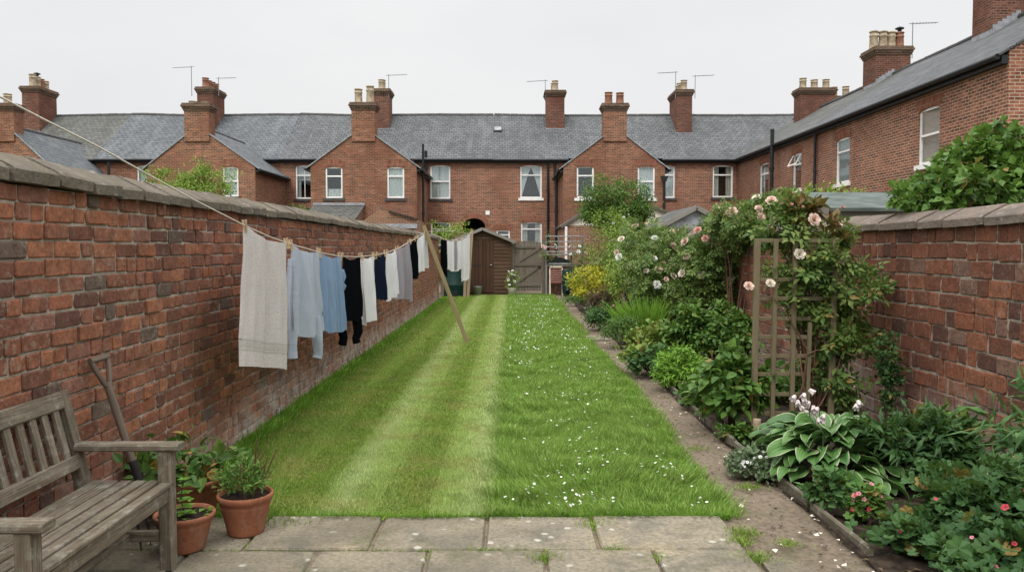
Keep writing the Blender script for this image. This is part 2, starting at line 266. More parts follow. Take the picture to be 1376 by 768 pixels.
# ------------------------------------------------------------------ objects and meshes
def tag(o, label=None, cat=None, group=None, kind=None):
    if label: o['label'] = label
    if cat: o['category'] = cat
    if group: o['group'] = group
    if kind: o['kind'] = kind
    return o
def empty(name, loc, label=None, cat=None, group=None, rz=0.0):
    o = bpy.data.objects.new(name, None); o.empty_display_size = 0.1; COL.objects.link(o)
    o.location = loc; o.rotation_euler = (0, 0, rz); o.parent = None
    return tag(o, label, cat, group)
def rootloc(p):
    v = Vector((0, 0, 0))
    while p is not None: v += p.location; p = p.parent
    return v
class MB:
    """collects faces in world coordinates; build() links them as one mesh under a parent"""
    def __init__(s): s.v = []; s.f = []; s.uv = []; s.mi = []; s.sm = []
    def face(s, pts, uv=None, mi=0, sm=False):
        b = len(s.v); s.v += [tuple(p) for p in pts]; s.f.append(tuple(range(b, b + len(pts)))); s.uv.append(uv); s.mi.append(mi); s.sm.append(sm)
    def grid(s, P, closed_u=False, mi=0, sm=True, flip=False, uvs=None):
        """P[i][j] points; shared vertices"""
        b = len(s.v); nu = len(P); nv = len(P[0])
        for r in P: s.v += [tuple(p) for p in r]
        for i in range(nu if closed_u else nu - 1):
            for j in range(nv - 1):
                i2 = (i + 1) % nu
                q = (b + i * nv + j, b + i2 * nv + j, b + i2 * nv + j + 1, b + i * nv + j + 1)
                u = None
                if uvs: u = [uvs(i, j), uvs(i + 1, j), uvs(i + 1, j + 1), uvs(i, j + 1)]
                if flip: q = q[::-1]; u = u[::-1] if u else None
                s.f.append(q); s.uv.append(u); s.mi.append(mi); s.sm.append(sm)
    def hexa(s, c, mi=0, grain=None):
        """8 corners: bottom 4 (ccw), top 4"""
        b = len(s.v); s.v += [tuple(p) for p in c]
        for q in ((0, 3, 2, 1), (4, 5, 6, 7), (0, 1, 5, 4), (1, 2, 6, 5), (2, 3, 7, 6), (3, 0, 4, 7)):
            s.f.append(tuple(b + k for k in q)); s.mi.append(mi); s.sm.append(False)
            s.uv.append([grain[k] for k in q] if grain else None)
    def box(s, x0, x1, y0, y1, z0, z1, mi=0):
        s.hexa([(x0, y0, z0), (x1, y0, z0), (x1, y1, z0), (x0, y1, z0), (x0, y0, z1), (x1, y0, z1), (x1, y1, z1), (x0, y1, z1)], mi)
    def beam(s, a, b, w, h, up=(0, 0, 1), mi=0, bev=0.0, taper=1.0):
        """a board from a to b, width w across and height h along up; grain runs along it; chamfered long edges"""
        a = Vector(a); b = Vector(b); d = (b - a); L = d.length; d.normalize(); up = Vector(up)
        r = d.cross(up)
        if r.length < 1e-4: r = d.cross(Vector((1, 0, 0)))
        r.normalize(); u = r.cross(d).normalized()
        bv = bev if bev else min(w, h) * 0.08
        pr = [(-w / 2 + bv, -h / 2), (w / 2 - bv, -h / 2), (w / 2, -h / 2 + bv), (w / 2, h / 2 - bv), (w / 2 - bv, h / 2), (-w / 2 + bv, h / 2), (-w / 2, h / 2 - bv), (-w / 2, -h / 2 + bv)]
        per = [0]
        for k in range(8): per.append(per[-1] + math.dist(pr[k], pr[(k + 1) % 8]))
        base = len(s.v); o = rnd.random() * 5
        for k, (e, t) in enumerate(((a, 1.0), (b, taper))):
            s.v += [tuple(e + r * x * t + u * y * t) for x, y in pr]
        for k in range(8):
            k2 = (k + 1) % 8
            s.f.append((base + k, base + k2, base + 8 + k2, base + 8 + k)); s.mi.append(mi); s.sm.append(False)
            s.uv.append([(o, per[k]), (o, per[k + 1]), (o + L, per[k + 1]), (o + L, per[k])])
        for e, sgn in ((0, -1), (8, 1)):
            idx = [base + e + k for k in range(8)]
            if sgn < 0: idx = idx[::-1]
            s.f.append(tuple(idx)); s.mi.append(mi); s.sm.append(False)
            s.uv.append([(o + pr[(i - base - e)][0], pr[(i - base - e)][1]) for i in idx])
    def tube(s, pts, rad, n=8, mi=0, caps=True):
        pts = [Vector(p) for p in pts]; m = len(pts)
        rad = [rad] * m if isinstance(rad, (int, float)) else rad
        prev = None; rings = []
        for i, p in enumerate(pts):
            d = (pts[min(i + 1, m - 1)] - pts[max(i - 1, 0)]).normalized()
            if prev is None:
                r = d.cross(Vector((0, 0, 1)))
                if r.length < 1e-3: r = d.cross(Vector((1, 0, 0)))
            else: r = prev - d * prev.dot(d)
            r.normalize(); prev = r; u = d.cross(r)
            rings.append([p + (r * math.cos(2 * math.pi * k / n) + u * math.sin(2 * math.pi * k / n)) * rad[i] for k in range(n)])
        P = [[rings[i][k] for i in range(m)] for k in range(n)]
        L = [0]
        for i in range(1, m): L.append(L[-1] + (pts[i] - pts[i - 1]).length)
        R0 = rad[0]; s.grid(P, True, mi, True, flip=True, uvs=lambda i, j: (L[j], i / n * 6.28 * R0))
        if caps:
            s.face(rings[0][::-1], None, mi); s.face(rings[-1], None, mi)
    def lathe(s, c, prof, n=24, mi=0, wob=0.0):
        c = Vector(c)
        P = [[(c.x + r * math.cos(2 * math.pi * k / n), c.y + r * math.sin(2 * math.pi * k / n), c.z + z) for r, z in prof] for k in range(n)]
        s.grid(P, True, mi, True, uvs=lambda i, j: (i / n, prof[j][1]))
    def prism(s, poly, d, mi=0):
        """planar polygon extruded by the vector d"""
        d = Vector(d); a = [Vector(p) for p in poly]; b = [p + d for p in a]
        s.face(a[::-1], None, mi); s.face(b, None, mi)
        for i in range(len(a)):
            j = (i + 1) % len(a); s.face([a[i], a[j], b[j], b[i]], None, mi)
    def build(s, name, mat, parent=None, loc=None, weld=False):
        off = rootloc(parent) if parent is not None else Vector(loc if loc is not None else (0, 0, 0))
        me = bpy.data.meshes.new(name)
        me.from_pydata([(x - off.x, y - off.y, z - off.z) for x, y, z in s.v], [], s.f)
        uvl = me.uv_layers.new(name='UVMap'); buf = []
        for poly, uv in zip(me.polygons, s.uv):
            if uv is not None: buf += [c for q in uv for c in q]; continue
            nrm = Vector((0, 0, 0)); idx = list(poly.vertices); P = [Vector(s.v[i]) for i in idx]
            for i in range(len(P)):
                a = P[i]; b = P[(i + 1) % len(P)]
                nrm += Vector(((a.y - b.y) * (a.z + b.z), (a.z - b.z) * (a.x + b.x), (a.x - b.x) * (a.y + b.y)))
            if nrm.length > 0: nrm.normalize()
            if abs(nrm.z) > 0.995: u = Vector((1, 0, 0)); v = Vector((0, 1, 0))
            else:
                u = Vector((0, 0, 1)).cross(nrm).normalized(); v = nrm.cross(u)
                if abs(u.x) > abs(u.y) and u.x < 0 or abs(u.y) >= abs(u.x) and u.y < 0: u = -u
            for p in P: buf += [p.dot(u), p.dot(v)]
        uvl.data.foreach_set('uv', buf)
        me.polygons.foreach_set('material_index', s.mi); me.polygons.foreach_set('use_smooth', s.sm)
        for m in (mat if isinstance(mat, (list, tuple)) else [mat]): me.materials.append(m)
        me.update()
        o = bpy.data.objects.new(name, me); COL.objects.link(o)
        if parent is not None: o.parent = parent
        else: o.location = off
        return o
def np_obj(name, V, Fc, mats, parent=None, loc=None, mi=None, smooth=False, uv=None):
    """fast mesh from arrays in world coordinates: V n x 3, Fc m x k"""
    off = rootloc(parent) if parent is not None else Vector(loc if loc is not None else (0, 0, 0))
    V = np.asarray(V, np.float32) - np.array(off, np.float32); Fc = np.asarray(Fc, np.int32)
    me = bpy.data.meshes.new(name); m, k = Fc.shape
    me.vertices.add(len(V)); me.vertices.foreach_set('co', V.ravel())
    me.loops.add(m * k); me.loops.foreach_set('vertex_index', Fc.ravel())
    me.polygons.add(m); me.polygons.foreach_set('loop_start', np.arange(0, m * k, k, dtype=np.int32))
    if mi is not None: me.polygons.foreach_set('material_index', np.asarray(mi, np.int32))
    me.polygons.foreach_set('use_smooth', np.full(m, smooth))
    if uv is not None:
        l = me.uv_layers.new(name='UVMap'); l.data.foreach_set('uv', np.asarray(uv, np.float32)[Fc.ravel()].ravel())
    for x in (mats if isinstance(mats, (list, tuple)) else [mats]): me.materials.append(x)
    me.update(calc_edges=True); me.validate()
    o = bpy.data.objects.new(name, me); COL.objects.link(o)
    if parent is not None: o.parent = parent
    else: o.location = off
    return o
def copy_tree(o, parent=None):
    c = o.copy(); COL.objects.link(c); c.parent = parent
    for ch in list(o.children): copy_tree(ch, c)
    return c
# ------------------------------------------------------------------ leaves
def unit(a): return a / np.maximum(np.linalg.norm(a, axis=-1, keepdims=True), 1e-9)
def scatter(T, TF, P, D, N, S):
    """copy template T (x across, y along, z up; faces TF) to points P with direction D, normal N, size S"""
    D = unit(D); X = unit(np.cross(D, N)); Z = np.cross(X, D)
    S = np.asarray(S); S = S[:, None] * np.ones(3) if S.ndim == 1 else S
    V = P[:, None, :] + (T[None, :, 0:1] * S[:, None, 0:1]) * X[:, None, :] + (T[None, :, 1:2] * S[:, None, 1:2]) * D[:, None, :] + (T[None, :, 2:3] * S[:, None, 2:3]) * Z[:, None, :]
    n, k = len(P), len(T)
    Fc = TF[None] + (np.arange(n) * k)[:, None, None]
    return V.reshape(-1, 3), Fc.reshape(-1, TF.shape[1])
A = np.array
LEAF_V = A([(0, 0, 0), (-.27, .42, .07), (0, .5, -.02), (.27, .42, .07), (0, 1, -.14)], float); LEAF_F = A([(0, 2, 4, 1), (0, 3, 4, 2)])
LONG_V = A([(0, 0, 0), (-.13, .4, .04), (0, .5, .02), (.13, .4, .04), (0, 1, -.2)], float); LONG_F = LEAF_F
ROUND_V = A([(0, 0, 0), (-.42, .45, .1), (0, .5, -.03), (.42, .45, .1), (0, .98, -.1)], float); ROUND_F = LEAF_F
# broad oval leaf with a folded midrib
_bw = [(0, 0.02), (.18, .2), (.42, .31), (.68, .25), (.88, .11), (1, .005)]
BROAD_V = A([(sx * w, t, (.10 * abs(sx) * w / .3) - .22 * t * t + .1 * t) for t, w in _bw for sx in (-1, 0, 1)], float)
BROAD_F = A([(3 * i + j, 3 * i + j + 1, 3 * i + j + 4, 3 * i + j + 3) for i in range(5) for j in (0, 1)])
# lobed leaf (geranium): five lobes round the stalk
_lv = [(0, .38, -.04)]
for k in range(21):
    a = math.radians(-155 + 310 * k / 20); ph = (k % 4) / 4 * 6.283; r = .44 + .075 * math.cos((k - 2) / 4 * 6.283) + (.03 if k % 2 else 0)
    _lv.append((r * math.sin(a), .38 + r * math.cos(a), .05 * math.cos((k - 2) / 4 * 6.283) - .10 * max(0, math.cos(a)) + .03))
LOBE_V = A(_lv, float); LOBE_F = A([(0, k, k + 1, k + 2) for k in range(1, 20, 2)])
# rose-like leaf spray: a stalk with five leaflets
_sp = []; _sf = []
for k, (x, y, ang) in enumerate([(0, .62, 0), (-.05, .5, 62), (.05, .5, -62), (-.04, .24, 70), (.04, .24, -70)]):
    ca, sa = math.cos(math.radians(ang)), math.sin(math.radians(ang)); b = len(_sp)
    for (lx, ly, lz) in LEAF_V * .42: _sp.append((x + lx * ca - ly * sa, y + lx * sa + ly * ca, lz))
    for q in LEAF_F: _sf.append([b + i for i in q])
SPRAY_V = A(_sp, float); SPRAY_F = A(_sf)
SHAPES = {'leaf': (LEAF_V, LEAF_F), 'long': (LONG_V, LONG_F), 'round': (ROUND_V, ROUND_F), 'broad': (BROAD_V, BROAD_F), 'lobe': (LOBE_V, LOBE_F), 'spray': (SPRAY_V, SPRAY_F)}
def sph(n):
    v = rng.normal(size=(n, 3)); return unit(v)
def leaves(blobs, n, size, shape='leaf', clumps=40, cs=0.3, up=0.8, zmin=0.03, droop=0.1, jitter=0.7, bottom=False, shell=0.55, keep=None):
    """leaf cloud: clumps of leaves spread over and through ellipsoid blobs; returns arrays and clump centres"""
    w = A([b[1][0] * b[1][1] + b[1][0] * b[1][2] for b in blobs]); w = w / w.sum()
    Vs, Cs = [], []
    Ps, Os = [], []
    for b, wi in zip(blobs, w):
        c = A(b[0], float); r = A(b[1], float); k = max(3, int(clumps * wi)); d = sph(k)
        if not bottom: d[:, 2] = np.abs(d[:, 2]) * 1.0 - .25; d = unit(d)
        rad = shell + (1 - shell) * rng.random(k) ** .6
        rad *= 1 + .18 * rng.normal(size=k)
        cc = c + d * r * rad[:, None]; cc[:, 2] = np.maximum(cc[:, 2], zmin + .02); Cs.append(cc)
        m = int(n * wi); ii = rng.integers(0, k, m); csz = cs * r.mean() * (0.6 + .8 * rng.random(k))
        p = cc[ii] + rng.normal(size=(m, 3)) * csz[ii][:, None] * A([1, 1, .75]) * .6
        Ps.append(p); Os.append(unit((p - c) / (r * r)) * .6 + unit(p - cc[ii] + 1e-6) * .5)
    P = np.concatenate(Ps); O = unit(np.concatenate(Os)); ok = P[:, 2] > zmin
    if keep is not None: ok &= keep(P)
    P, O = P[ok], O[ok]; m = len(P)
    D = unit(O * .7 + rng.normal(size=(m, 3)) * jitter + A([0, 0, -droop]))
    N = unit(O * .5 + A([0, 0, up]) + rng.normal(size=(m, 3)) * .45)
    S = size * (0.45 + .95 * rng.random(m))
    T, TF = SHAPES[shape]
    V, Fc = scatter(T, TF, P, D, N, S)
    return V, Fc, np.concatenate(Cs)
def twigs(mb, base, targets, r0=0.012, n=5, spread=0.05, sag=0.0):
    for t in targets:
        b = Vector(base) + Vector((rnd.uniform(-spread, spread), rnd.uniform(-spread, spread), 0)); t = Vector(t)
        m = b.lerp(t, 0.5) + Vector((rnd.uniform(-.08, .08), rnd.uniform(-.08, .08), 0.12)) * (t - b).length
        pts = [b * (1 - s) ** 2 + m * 2 * s * (1 - s) + t * s * s for s in [i / 5 for i in range(6)]]
        mb.tube(pts, [r0 * (1 - .75 * i / 5) for i in range(6)], n, caps=False)
def petal_mesh(name, kind, mat):
    """flower meshes, centre at the origin, facing +Z, about unit size"""
    V, Fc = [], []
    def ring(n, r, h, tilt, w, off):
        for k in range(n):
            a = 2 * math.pi * (k + off) / n; d = A([math.cos(a), math.sin(a), 0]); x = A([-math.sin(a), math.cos(a), 0])
            b = len(V); up = A([0, 0, 1.0])
            e = d * math.cos(tilt) + up * math.sin(tilt)
            o = d * r * .25 + up * h
            for (s, t, z) in ((-.3, 0, 0), (.3, 0, 0), (-.62, .55, .08), (.62, .55, .08), (-.38, 1, .02), (.38, 1, .02)):
                V.append(tuple(o + x * s * w + e * t * r + np.cross(x, e) * -z * r))
            Fc.extend([(b, b + 1, b + 3, b + 2), (b + 2, b + 3, b + 5, b + 4)])
    if kind == 'rose':
        ring(6, .5, 0, .35, .42, 0); ring(6, .44, .05, .75, .4, .5); ring(5, .36, .08, 1.1, .34, .2); ring(4, .27, .1, 1.35, .25, 0)
    elif kind == 'bud': ring(4, .4, 0, 1.2, .3, 0); ring(3, .36, .02, 1.4, .25, .4)
    elif kind == 'daisy': ring(11, .5, 0, .12, .24, 0); ring(6, .12, .05, .1, .17, 0)
    elif kind == 'small': ring(5, .5, 0, .3, .5, 0)
    elif kind == 'bell': ring(6, .8, 0, 1.25, .3, 0)
    me = bpy.data.meshes.new(name); me.from_pydata(V, [], Fc)
    ms = mat if isinstance(mat, list) else [mat]
    for m in ms: me.materials.append(m)
    if kind == 'daisy':
        for i, p in enumerate(me.polygons): p.material_index = 1 if i >= 22 else 0
    me.update(); return me
def put_flower(me, name, parent, p, size, d=None):
    o = bpy.data.objects.new(name, me); COL.objects.link(o); o.parent = parent
    o.location = Vector(p) - rootloc(parent); o.scale = (size,) * 3
    d = Vector(d) if d is not None else Vector((rnd.uniform(-.6, .6), rnd.uniform(-1, .1), rnd.uniform(.2, 1)))
    o.rotation_euler = d.to_track_quat('Z', 'Y').to_euler(); return o
def spot(x0, x1, yt, yb, depth=1.0):
    """where a clump stands that spans these pixels: ground at the front foot -> centre, half width, half depth, height"""
    f = gnd((x0 + x1) / 2, yb); Y = f.y; rx = (x1 - x0) / 2 * Y / F; ry = rx * depth; Yc = Y + ry
    c = at((x0 + x1) / 2, yb, Yc); top = at((x0 + x1) / 2, yt, Yc).z; rx = (x1 - x0) / 2 * Yc / F
    return c.x, Yc, rx, ry, top
# leaf colours
G = dict(
    mid=[(.022, .062, .018), (.040, .095, .026), (.060, .125, .034)],
    dark=[(.012, .038, .018), (.020, .056, .024), (.032, .075, .030)],
    light=[(.055, .11, .025), (.085, .15, .035), (.12, .19, .05)],
    yellow=[(.32, .31, .02), (.46, .42, .03), (.18, .24, .03)],
    lime=[(.13, .19, .035), (.20, .25, .06), (.09, .15, .035)],
    red=[(.075, .04, .03), (.11, .06, .04), (.06, .075, .03)],
    blue=[(.022, .065, .035), (.036, .090, .048), (.055, .12, .065)],
    silver=[(.10, .145, .085), (.16, .20, .13), (.07, .12, .05)],
    rose=[(.020, .058, .020), (.038, .088, .030), (.070, .12, .045), (.085, .13, .05)],
    geranium=[(.014, .045, .020), (.022, .060, .026), (.034, .080, .036)],
    fresh=[(.05, .13, .02), (.075, .17, .028), (.10, .21, .04)])
G = {k: [(min(1, r * (2.0 if k not in ('yellow', 'lime', 'silver', 'red') else 1.25)), min(1, g * (1.72 if k not in ('yellow', 'lime', 'silver', 'red') else 1.2)), b * (1.0 if k == 'blue' else 1.15)) for r, g, b in v] for k, v in G.items()}
for k, v in G.items(): M['leaf_' + k] = m_leaf('leaf_' + k, v, 0.25, 0.42 if k in ('dark', 'rose', 'mid') else 0.55, old=(.965, (.24, .17, .05)) if k in ('mid', 'rose', 'geranium', 'blue', 'dark', 'lime') else None)
M['leaf_rusty'] = m_leaf('young_rusty_leaf', [(.13, .055, .02), (.18, .09, .03), (.10, .10, .03)])
M['leaf_hosta'] = m_leaf('hosta_green', [(.030, .085, .035), (.045, .105, .045)], 0.2, 0.4)
M['hosta_edge'] = m_leaf('hosta_cream_margin', [(.42, .45, .28), (.5, .52, .36)], 0.2, 0.45)
M['petal_pink'] = m_leaf('pale_pink_petal', [(.70, .48, .41), (.76, .58, .50)], 0.25, 0.7, 0.1)
M['petal_coral'] = m_leaf('coral_petal', [(.62, .30, .25), (.68, .40, .33)], 0.25, 0.7, 0.1)
M['petal_cream'] = m_leaf('cream_petal', [(.78, .68, .57), (.80, .72, .62)], 0.25, 0.7, 0.1)
M['petal_white'] = m_leaf('white_petal', [(.74, .74, .68), (.8, .8, .76)], 0.25, 0.7, 0.1)
M['petal_red'] = m_leaf('crimson_petal', [(.40, .035, .06), (.5, .07, .09)], 0.2, 0.6, 0.1)
M['petal_rosepink'] = m_leaf('rose_pink_petal', [(.55, .16, .22), (.6, .25, .28)], 0.25, 0.7, 0.1)
M['petal_lilac'] = m_leaf('lilac_petal', [(.66, .56, .58), (.72, .64, .64)], 0.25, 0.7, 0.1)
M['eye'] = m_plain('yellow_daisy_eye', (0.6, 0.38, 0.03, 1), 0.8)
FL = {}
for nm, kd, mt in (('rose_pink', 'rose', 'petal_pink'), ('rose_coral', 'rose', 'petal_coral'), ('rose_cream', 'rose', 'petal_cream'), ('rose_white', 'rose', 'petal_white'),
                   ('small_red', 'small', 'petal_red'), ('small_pink', 'small', 'petal_rosepink'), ('bell', 'bell', 'petal_lilac'), ('small_lilac', 'small', 'petal_lilac'), ('small_white', 'small', 'petal_white'), ('bud', 'bud', 'petal_coral')):
    FL[nm] = petal_mesh(nm, kd, M[mt])
FL['daisy'] = petal_mesh('daisy', 'daisy', [M['petal_white'], M['eye']])
# ------------------------------------------------------------------ world and light
w = bpy.data.worlds.new('World'); SC.world = w; w.use_nodes = True; nt = w.node_tree; nt.nodes.clear()
SUN_E, SUN_R = math.radians(52), math.radians(200)
sky = nt.nodes.new('ShaderNodeTexSky'); sky.sky_type = 'NISHITA'; sky.sun_disc = False
sky.sun_elevation = SUN_E; sky.sun_rotation = SUN_R; sky.air_density = 1.0; sky.dust_density = 6.0
tc = nt.nodes.new('ShaderNodeTexCoord'); sp = nt.nodes.new('ShaderNodeSeparateXYZ'); nt.links.new(tc.outputs['Generated'], sp.inputs[0])
cr = nt.nodes.new('ShaderNodeValToRGB')       # overcast: the zenith is brighter than the horizon
for e, (p, c) in zip([cr.color_ramp.elements[0], cr.color_ramp.elements[1], cr.color_ramp.elements.new(.3), cr.color_ramp.elements.new(.55)],
                     [(0.0, 7.5), (1.0, 29.0), (.3, 7.95), (.55, 17.0)]):
    e.position = p; e.color = (c / 30, c * 1.0 / 30, c * 1.008 / 30, 1)
nt.links.new(sp.outputs[2], cr.inputs[0])
sc_ = nt.nodes.new('ShaderNodeVectorMath'); sc_.operation = 'SCALE'; sc_.inputs['Scale'].default_value = 30.0; nt.links.new(cr.outputs[0], sc_.inputs[0])
nz = nt.nodes.new('ShaderNodeTexNoise'); nz.inputs['Scale'].default_value = 1.6; nz.inputs['Detail'].default_value = 5
mp = nt.nodes.new('ShaderNodeMapping'); mp.inputs['Scale'].default_value = (1, 1, 3); nt.links.new(tc.outputs['Generated'], mp.inputs[0]); nt.links.new(mp.outputs[0], nz.inputs['Vector'])
r2 = nt.nodes.new('ShaderNodeValToRGB'); r2.color_ramp.elements[0].position = .3; r2.color_ramp.elements[0].color = (.90, .905, .92, 1); r2.color_ramp.elements[1].position = .7; r2.color_ramp.elements[1].color = (1.02, 1.02, 1.015, 1)
nt.links.new(nz.outputs[0], r2.inputs[0])
mu = nt.nodes.new('ShaderNodeVectorMath'); mu.operation = 'MULTIPLY'; nt.links.new(sc_.outputs[0], mu.inputs[0]); nt.links.new(r2.outputs[0], mu.inputs[1])
mx = nt.nodes.new('ShaderNodeMix'); mx.data_type = 'RGBA'; mx.inputs[0].default_value = 0.96
nt.links.new(sky.outputs[0], mx.inputs[6]); nt.links.new(mu.outputs[0], mx.inputs[7])
bg = nt.nodes.new('ShaderNodeBackground'); bg.inputs['Strength'].default_value = 0.1; nt.links.new(mx.outputs[2], bg.inputs[0])
wo = nt.nodes.new('ShaderNodeOutputWorld'); nt.links.new(bg.outputs[0], wo.inputs[0])
sun_d = bpy.data.lights.new('sun', 'SUN'); sun_d.energy = 1.5; sun_d.angle = math.radians(16); sun_d.color = (1, .97, .93)
sun = bpy.data.objects.new('sun', sun_d); COL.objects.link(sun)
_dir = Vector((-math.cos(SUN_E) * math.sin(math.radians(20)), -math.cos(SUN_E) * math.cos(math.radians(20)), math.sin(SUN_E)))
sun.rotation_euler = _dir.to_track_quat('Z', 'Y').to_euler()
vs = SC.view_settings; SC.display_settings.display_device = 'sRGB'; vs.view_transform = 'Standard'; vs.look = 'None'; vs.gamma = 1; vs.use_curve_mapping = False; vs.exposure = 0.17
SC.render.engine = 'CYCLES'; SC.cycles.max_bounces = 7; SC.cycles.transparent_max_bounces = 8
try: SC.cycles.use_denoising = True; SC.cycles.denoiser = 'OPENIMAGEDENOISE'
except Exception: pass
# ------------------------------------------------------------------ ground
YP = gnd(690, 698).y              # where the patio meets the lawn
YE = 27.5                         # end of the lawn
XW, XR = -2.25, 3.30              # faces of the garden walls
def lawn_r(y): return 1.27 + 0.006 * (y - YP) + .03 * math.sin(y * .9) + .02 * math.sin(y * 2.7 + 1)
def path_r(y): return 1.83 + .05 * math.sin(y * .55 + .6) + .0 * y
t = NT('trodden_earth'); p = t.pos()
c = t.ramp(t.noise(p, .6, 6), [(0.3, (0.09, 0.072, 0.052, 1)), (0.7, (0.12, 0.13, 0.055, 1))])
M['earth'] = t.done(t.bsdf(c, 0.95, t.bump(t.noise(p, 12, 5), .6, .03)))
t = NT('path_dirt'); p = t.pos()
c = t.mix(t.noise(p, 1.6, 6, .65), (0.25, 0.20, 0.15, 1), (0.14, 0.112, 0.08, 1))
c = t.mix(t.ramp(t.noise(p, 26, 6, .75), [(.35, .7), (.55, 0)]), c, (0.07, 0.052, 0.038, 1))
c = t.mix(t.ramp(t.noise(p, 70, 3, .7), [(.66, 0), (.72, .6)]), c, (0.28, 0.24, 0.19, 1))
c = t.mix(t.ramp(t.noise(p, 2.6, 6, .7), [(.52, 0), (.68, .7)]), c, (0.075, 0.082, 0.038, 1))
M['path'] = t.done(t.bsdf(c, 0.92, t.bump(t.noise(p, 5, 5, .6), .6, .05, t.bump(t.noise(p, 50, 5, .75), .7, .012)), .03))
def sheet(name, xa, xb, ya, yb, z, nx, ny, mat, amp=0.0, fr=2.0):
    xs = lambda y: (xa(y) if callable(xa) else xa, xb(y) if callable(xb) else xb)
    P = []
    for i in range(nx + 1):
        row = []
        for j in range(ny + 1):
            y = ya + (yb - ya) * j / ny; a, b = xs(y); x = a + (b - a) * i / nx
            row.append((x, y, z + amp * (math.sin(x * fr * 2.1 + y * fr) + math.sin(y * fr * 1.7 - x * fr * 1.3 + 2)) * .5))
        P.append(row)
    mb = MB(); mb.grid(P); o = mb.build(name, mat); tag(o, kind='structure'); return o
g = MB(); g.grid([[(-400, -60, -.05), (-400, 900, -.05)], [(400, -60, -.05), (400, 900, -.05)]]); tag(g.build('ground', M['earth']), kind='structure')
# lawn ground: striped turf on the left, long sward on the right
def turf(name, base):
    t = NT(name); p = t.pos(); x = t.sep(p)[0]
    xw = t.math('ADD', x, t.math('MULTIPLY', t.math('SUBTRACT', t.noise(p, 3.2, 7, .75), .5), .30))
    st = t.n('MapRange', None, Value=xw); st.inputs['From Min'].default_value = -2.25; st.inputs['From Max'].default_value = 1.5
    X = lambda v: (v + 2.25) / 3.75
    dk = (0.195, 0.31, 0.042, 1); dk2 = (0.225, 0.335, 0.055, 1); lt = (0.42, 0.51, 0.21, 1); lt2 = (0.34, 0.45, 0.13, 1); lg = (0.205, 0.345, 0.058, 1)  # stripe bands: real grass tones plus painted light and shade of leaning blades
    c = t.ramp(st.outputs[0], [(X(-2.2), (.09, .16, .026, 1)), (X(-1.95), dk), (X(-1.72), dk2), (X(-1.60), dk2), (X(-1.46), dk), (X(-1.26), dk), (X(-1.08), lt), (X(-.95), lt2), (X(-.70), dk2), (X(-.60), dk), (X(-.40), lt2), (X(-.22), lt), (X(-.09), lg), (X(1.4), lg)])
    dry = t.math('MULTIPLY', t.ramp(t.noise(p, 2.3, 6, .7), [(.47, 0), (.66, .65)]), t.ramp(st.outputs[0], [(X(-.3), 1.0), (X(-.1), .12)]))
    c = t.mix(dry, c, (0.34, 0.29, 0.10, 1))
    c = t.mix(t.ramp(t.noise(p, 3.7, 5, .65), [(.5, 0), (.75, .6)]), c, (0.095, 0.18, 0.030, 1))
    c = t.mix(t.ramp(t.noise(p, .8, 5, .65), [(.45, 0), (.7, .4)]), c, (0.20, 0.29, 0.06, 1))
    if base:
        c = t.mix(.55, c, (0.09, 0.10, 0.035, 1)); return t.done(t.bsdf(c, .95, t.bump(t.noise(p, 60, 4, .7), 1.0, .02), .02))
    r = t.isl(); c = t.mix(t.ramp(r, [(0, .6), (.35, 0), (1, 0)]), c, (0.08, 0.13, 0.024, 1)); c = t.mix(t.ramp(r, [(.72, 0), (1, .75)]), c, (0.40, 0.44, 0.18, 1))
    a = t.bsdf(c, .6, None, .10); tr = t.n('BsdfTranslucent', None, Color=c); m = t.n('MixShader', None, Fac=.3)
    t.t.links.new(a, m.inputs[1]); t.t.links.new(tr.outputs[0], m.inputs[2]); return t.done(m.outputs[0])
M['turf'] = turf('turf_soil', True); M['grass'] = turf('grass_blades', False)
def lh(x, y): return .012 * (math.sin(x * 2.2 + y * .9) + math.sin(y * 1.6 - x * 1.1)) * .5
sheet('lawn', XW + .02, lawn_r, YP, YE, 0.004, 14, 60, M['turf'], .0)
sheet('path', lambda y: lawn_r(y) - .06, path_r, YP - 1.6, YE + .6, -.006, 8, 80, M['path'], .012, 3.0)
M['bedsoil'] = m_plain('border_soil', (0.045, 0.033, 0.024, 1), .95, .4, 14, .1, bump=1.0)
sheet('border_soil', lambda y: path_r(y) - .04, XR + .05, 2.2, YE + .6, .02, 14, 60, M['bedsoil'], .05, 4.0)
sheet('yard', -30, 30, YE + 1.5, 36, -.03, 2, 2, M['path'])
sheet('neighbour_garden', -30, XW - .45, 1, YE + 1, -.02, 2, 2, M['turf'])
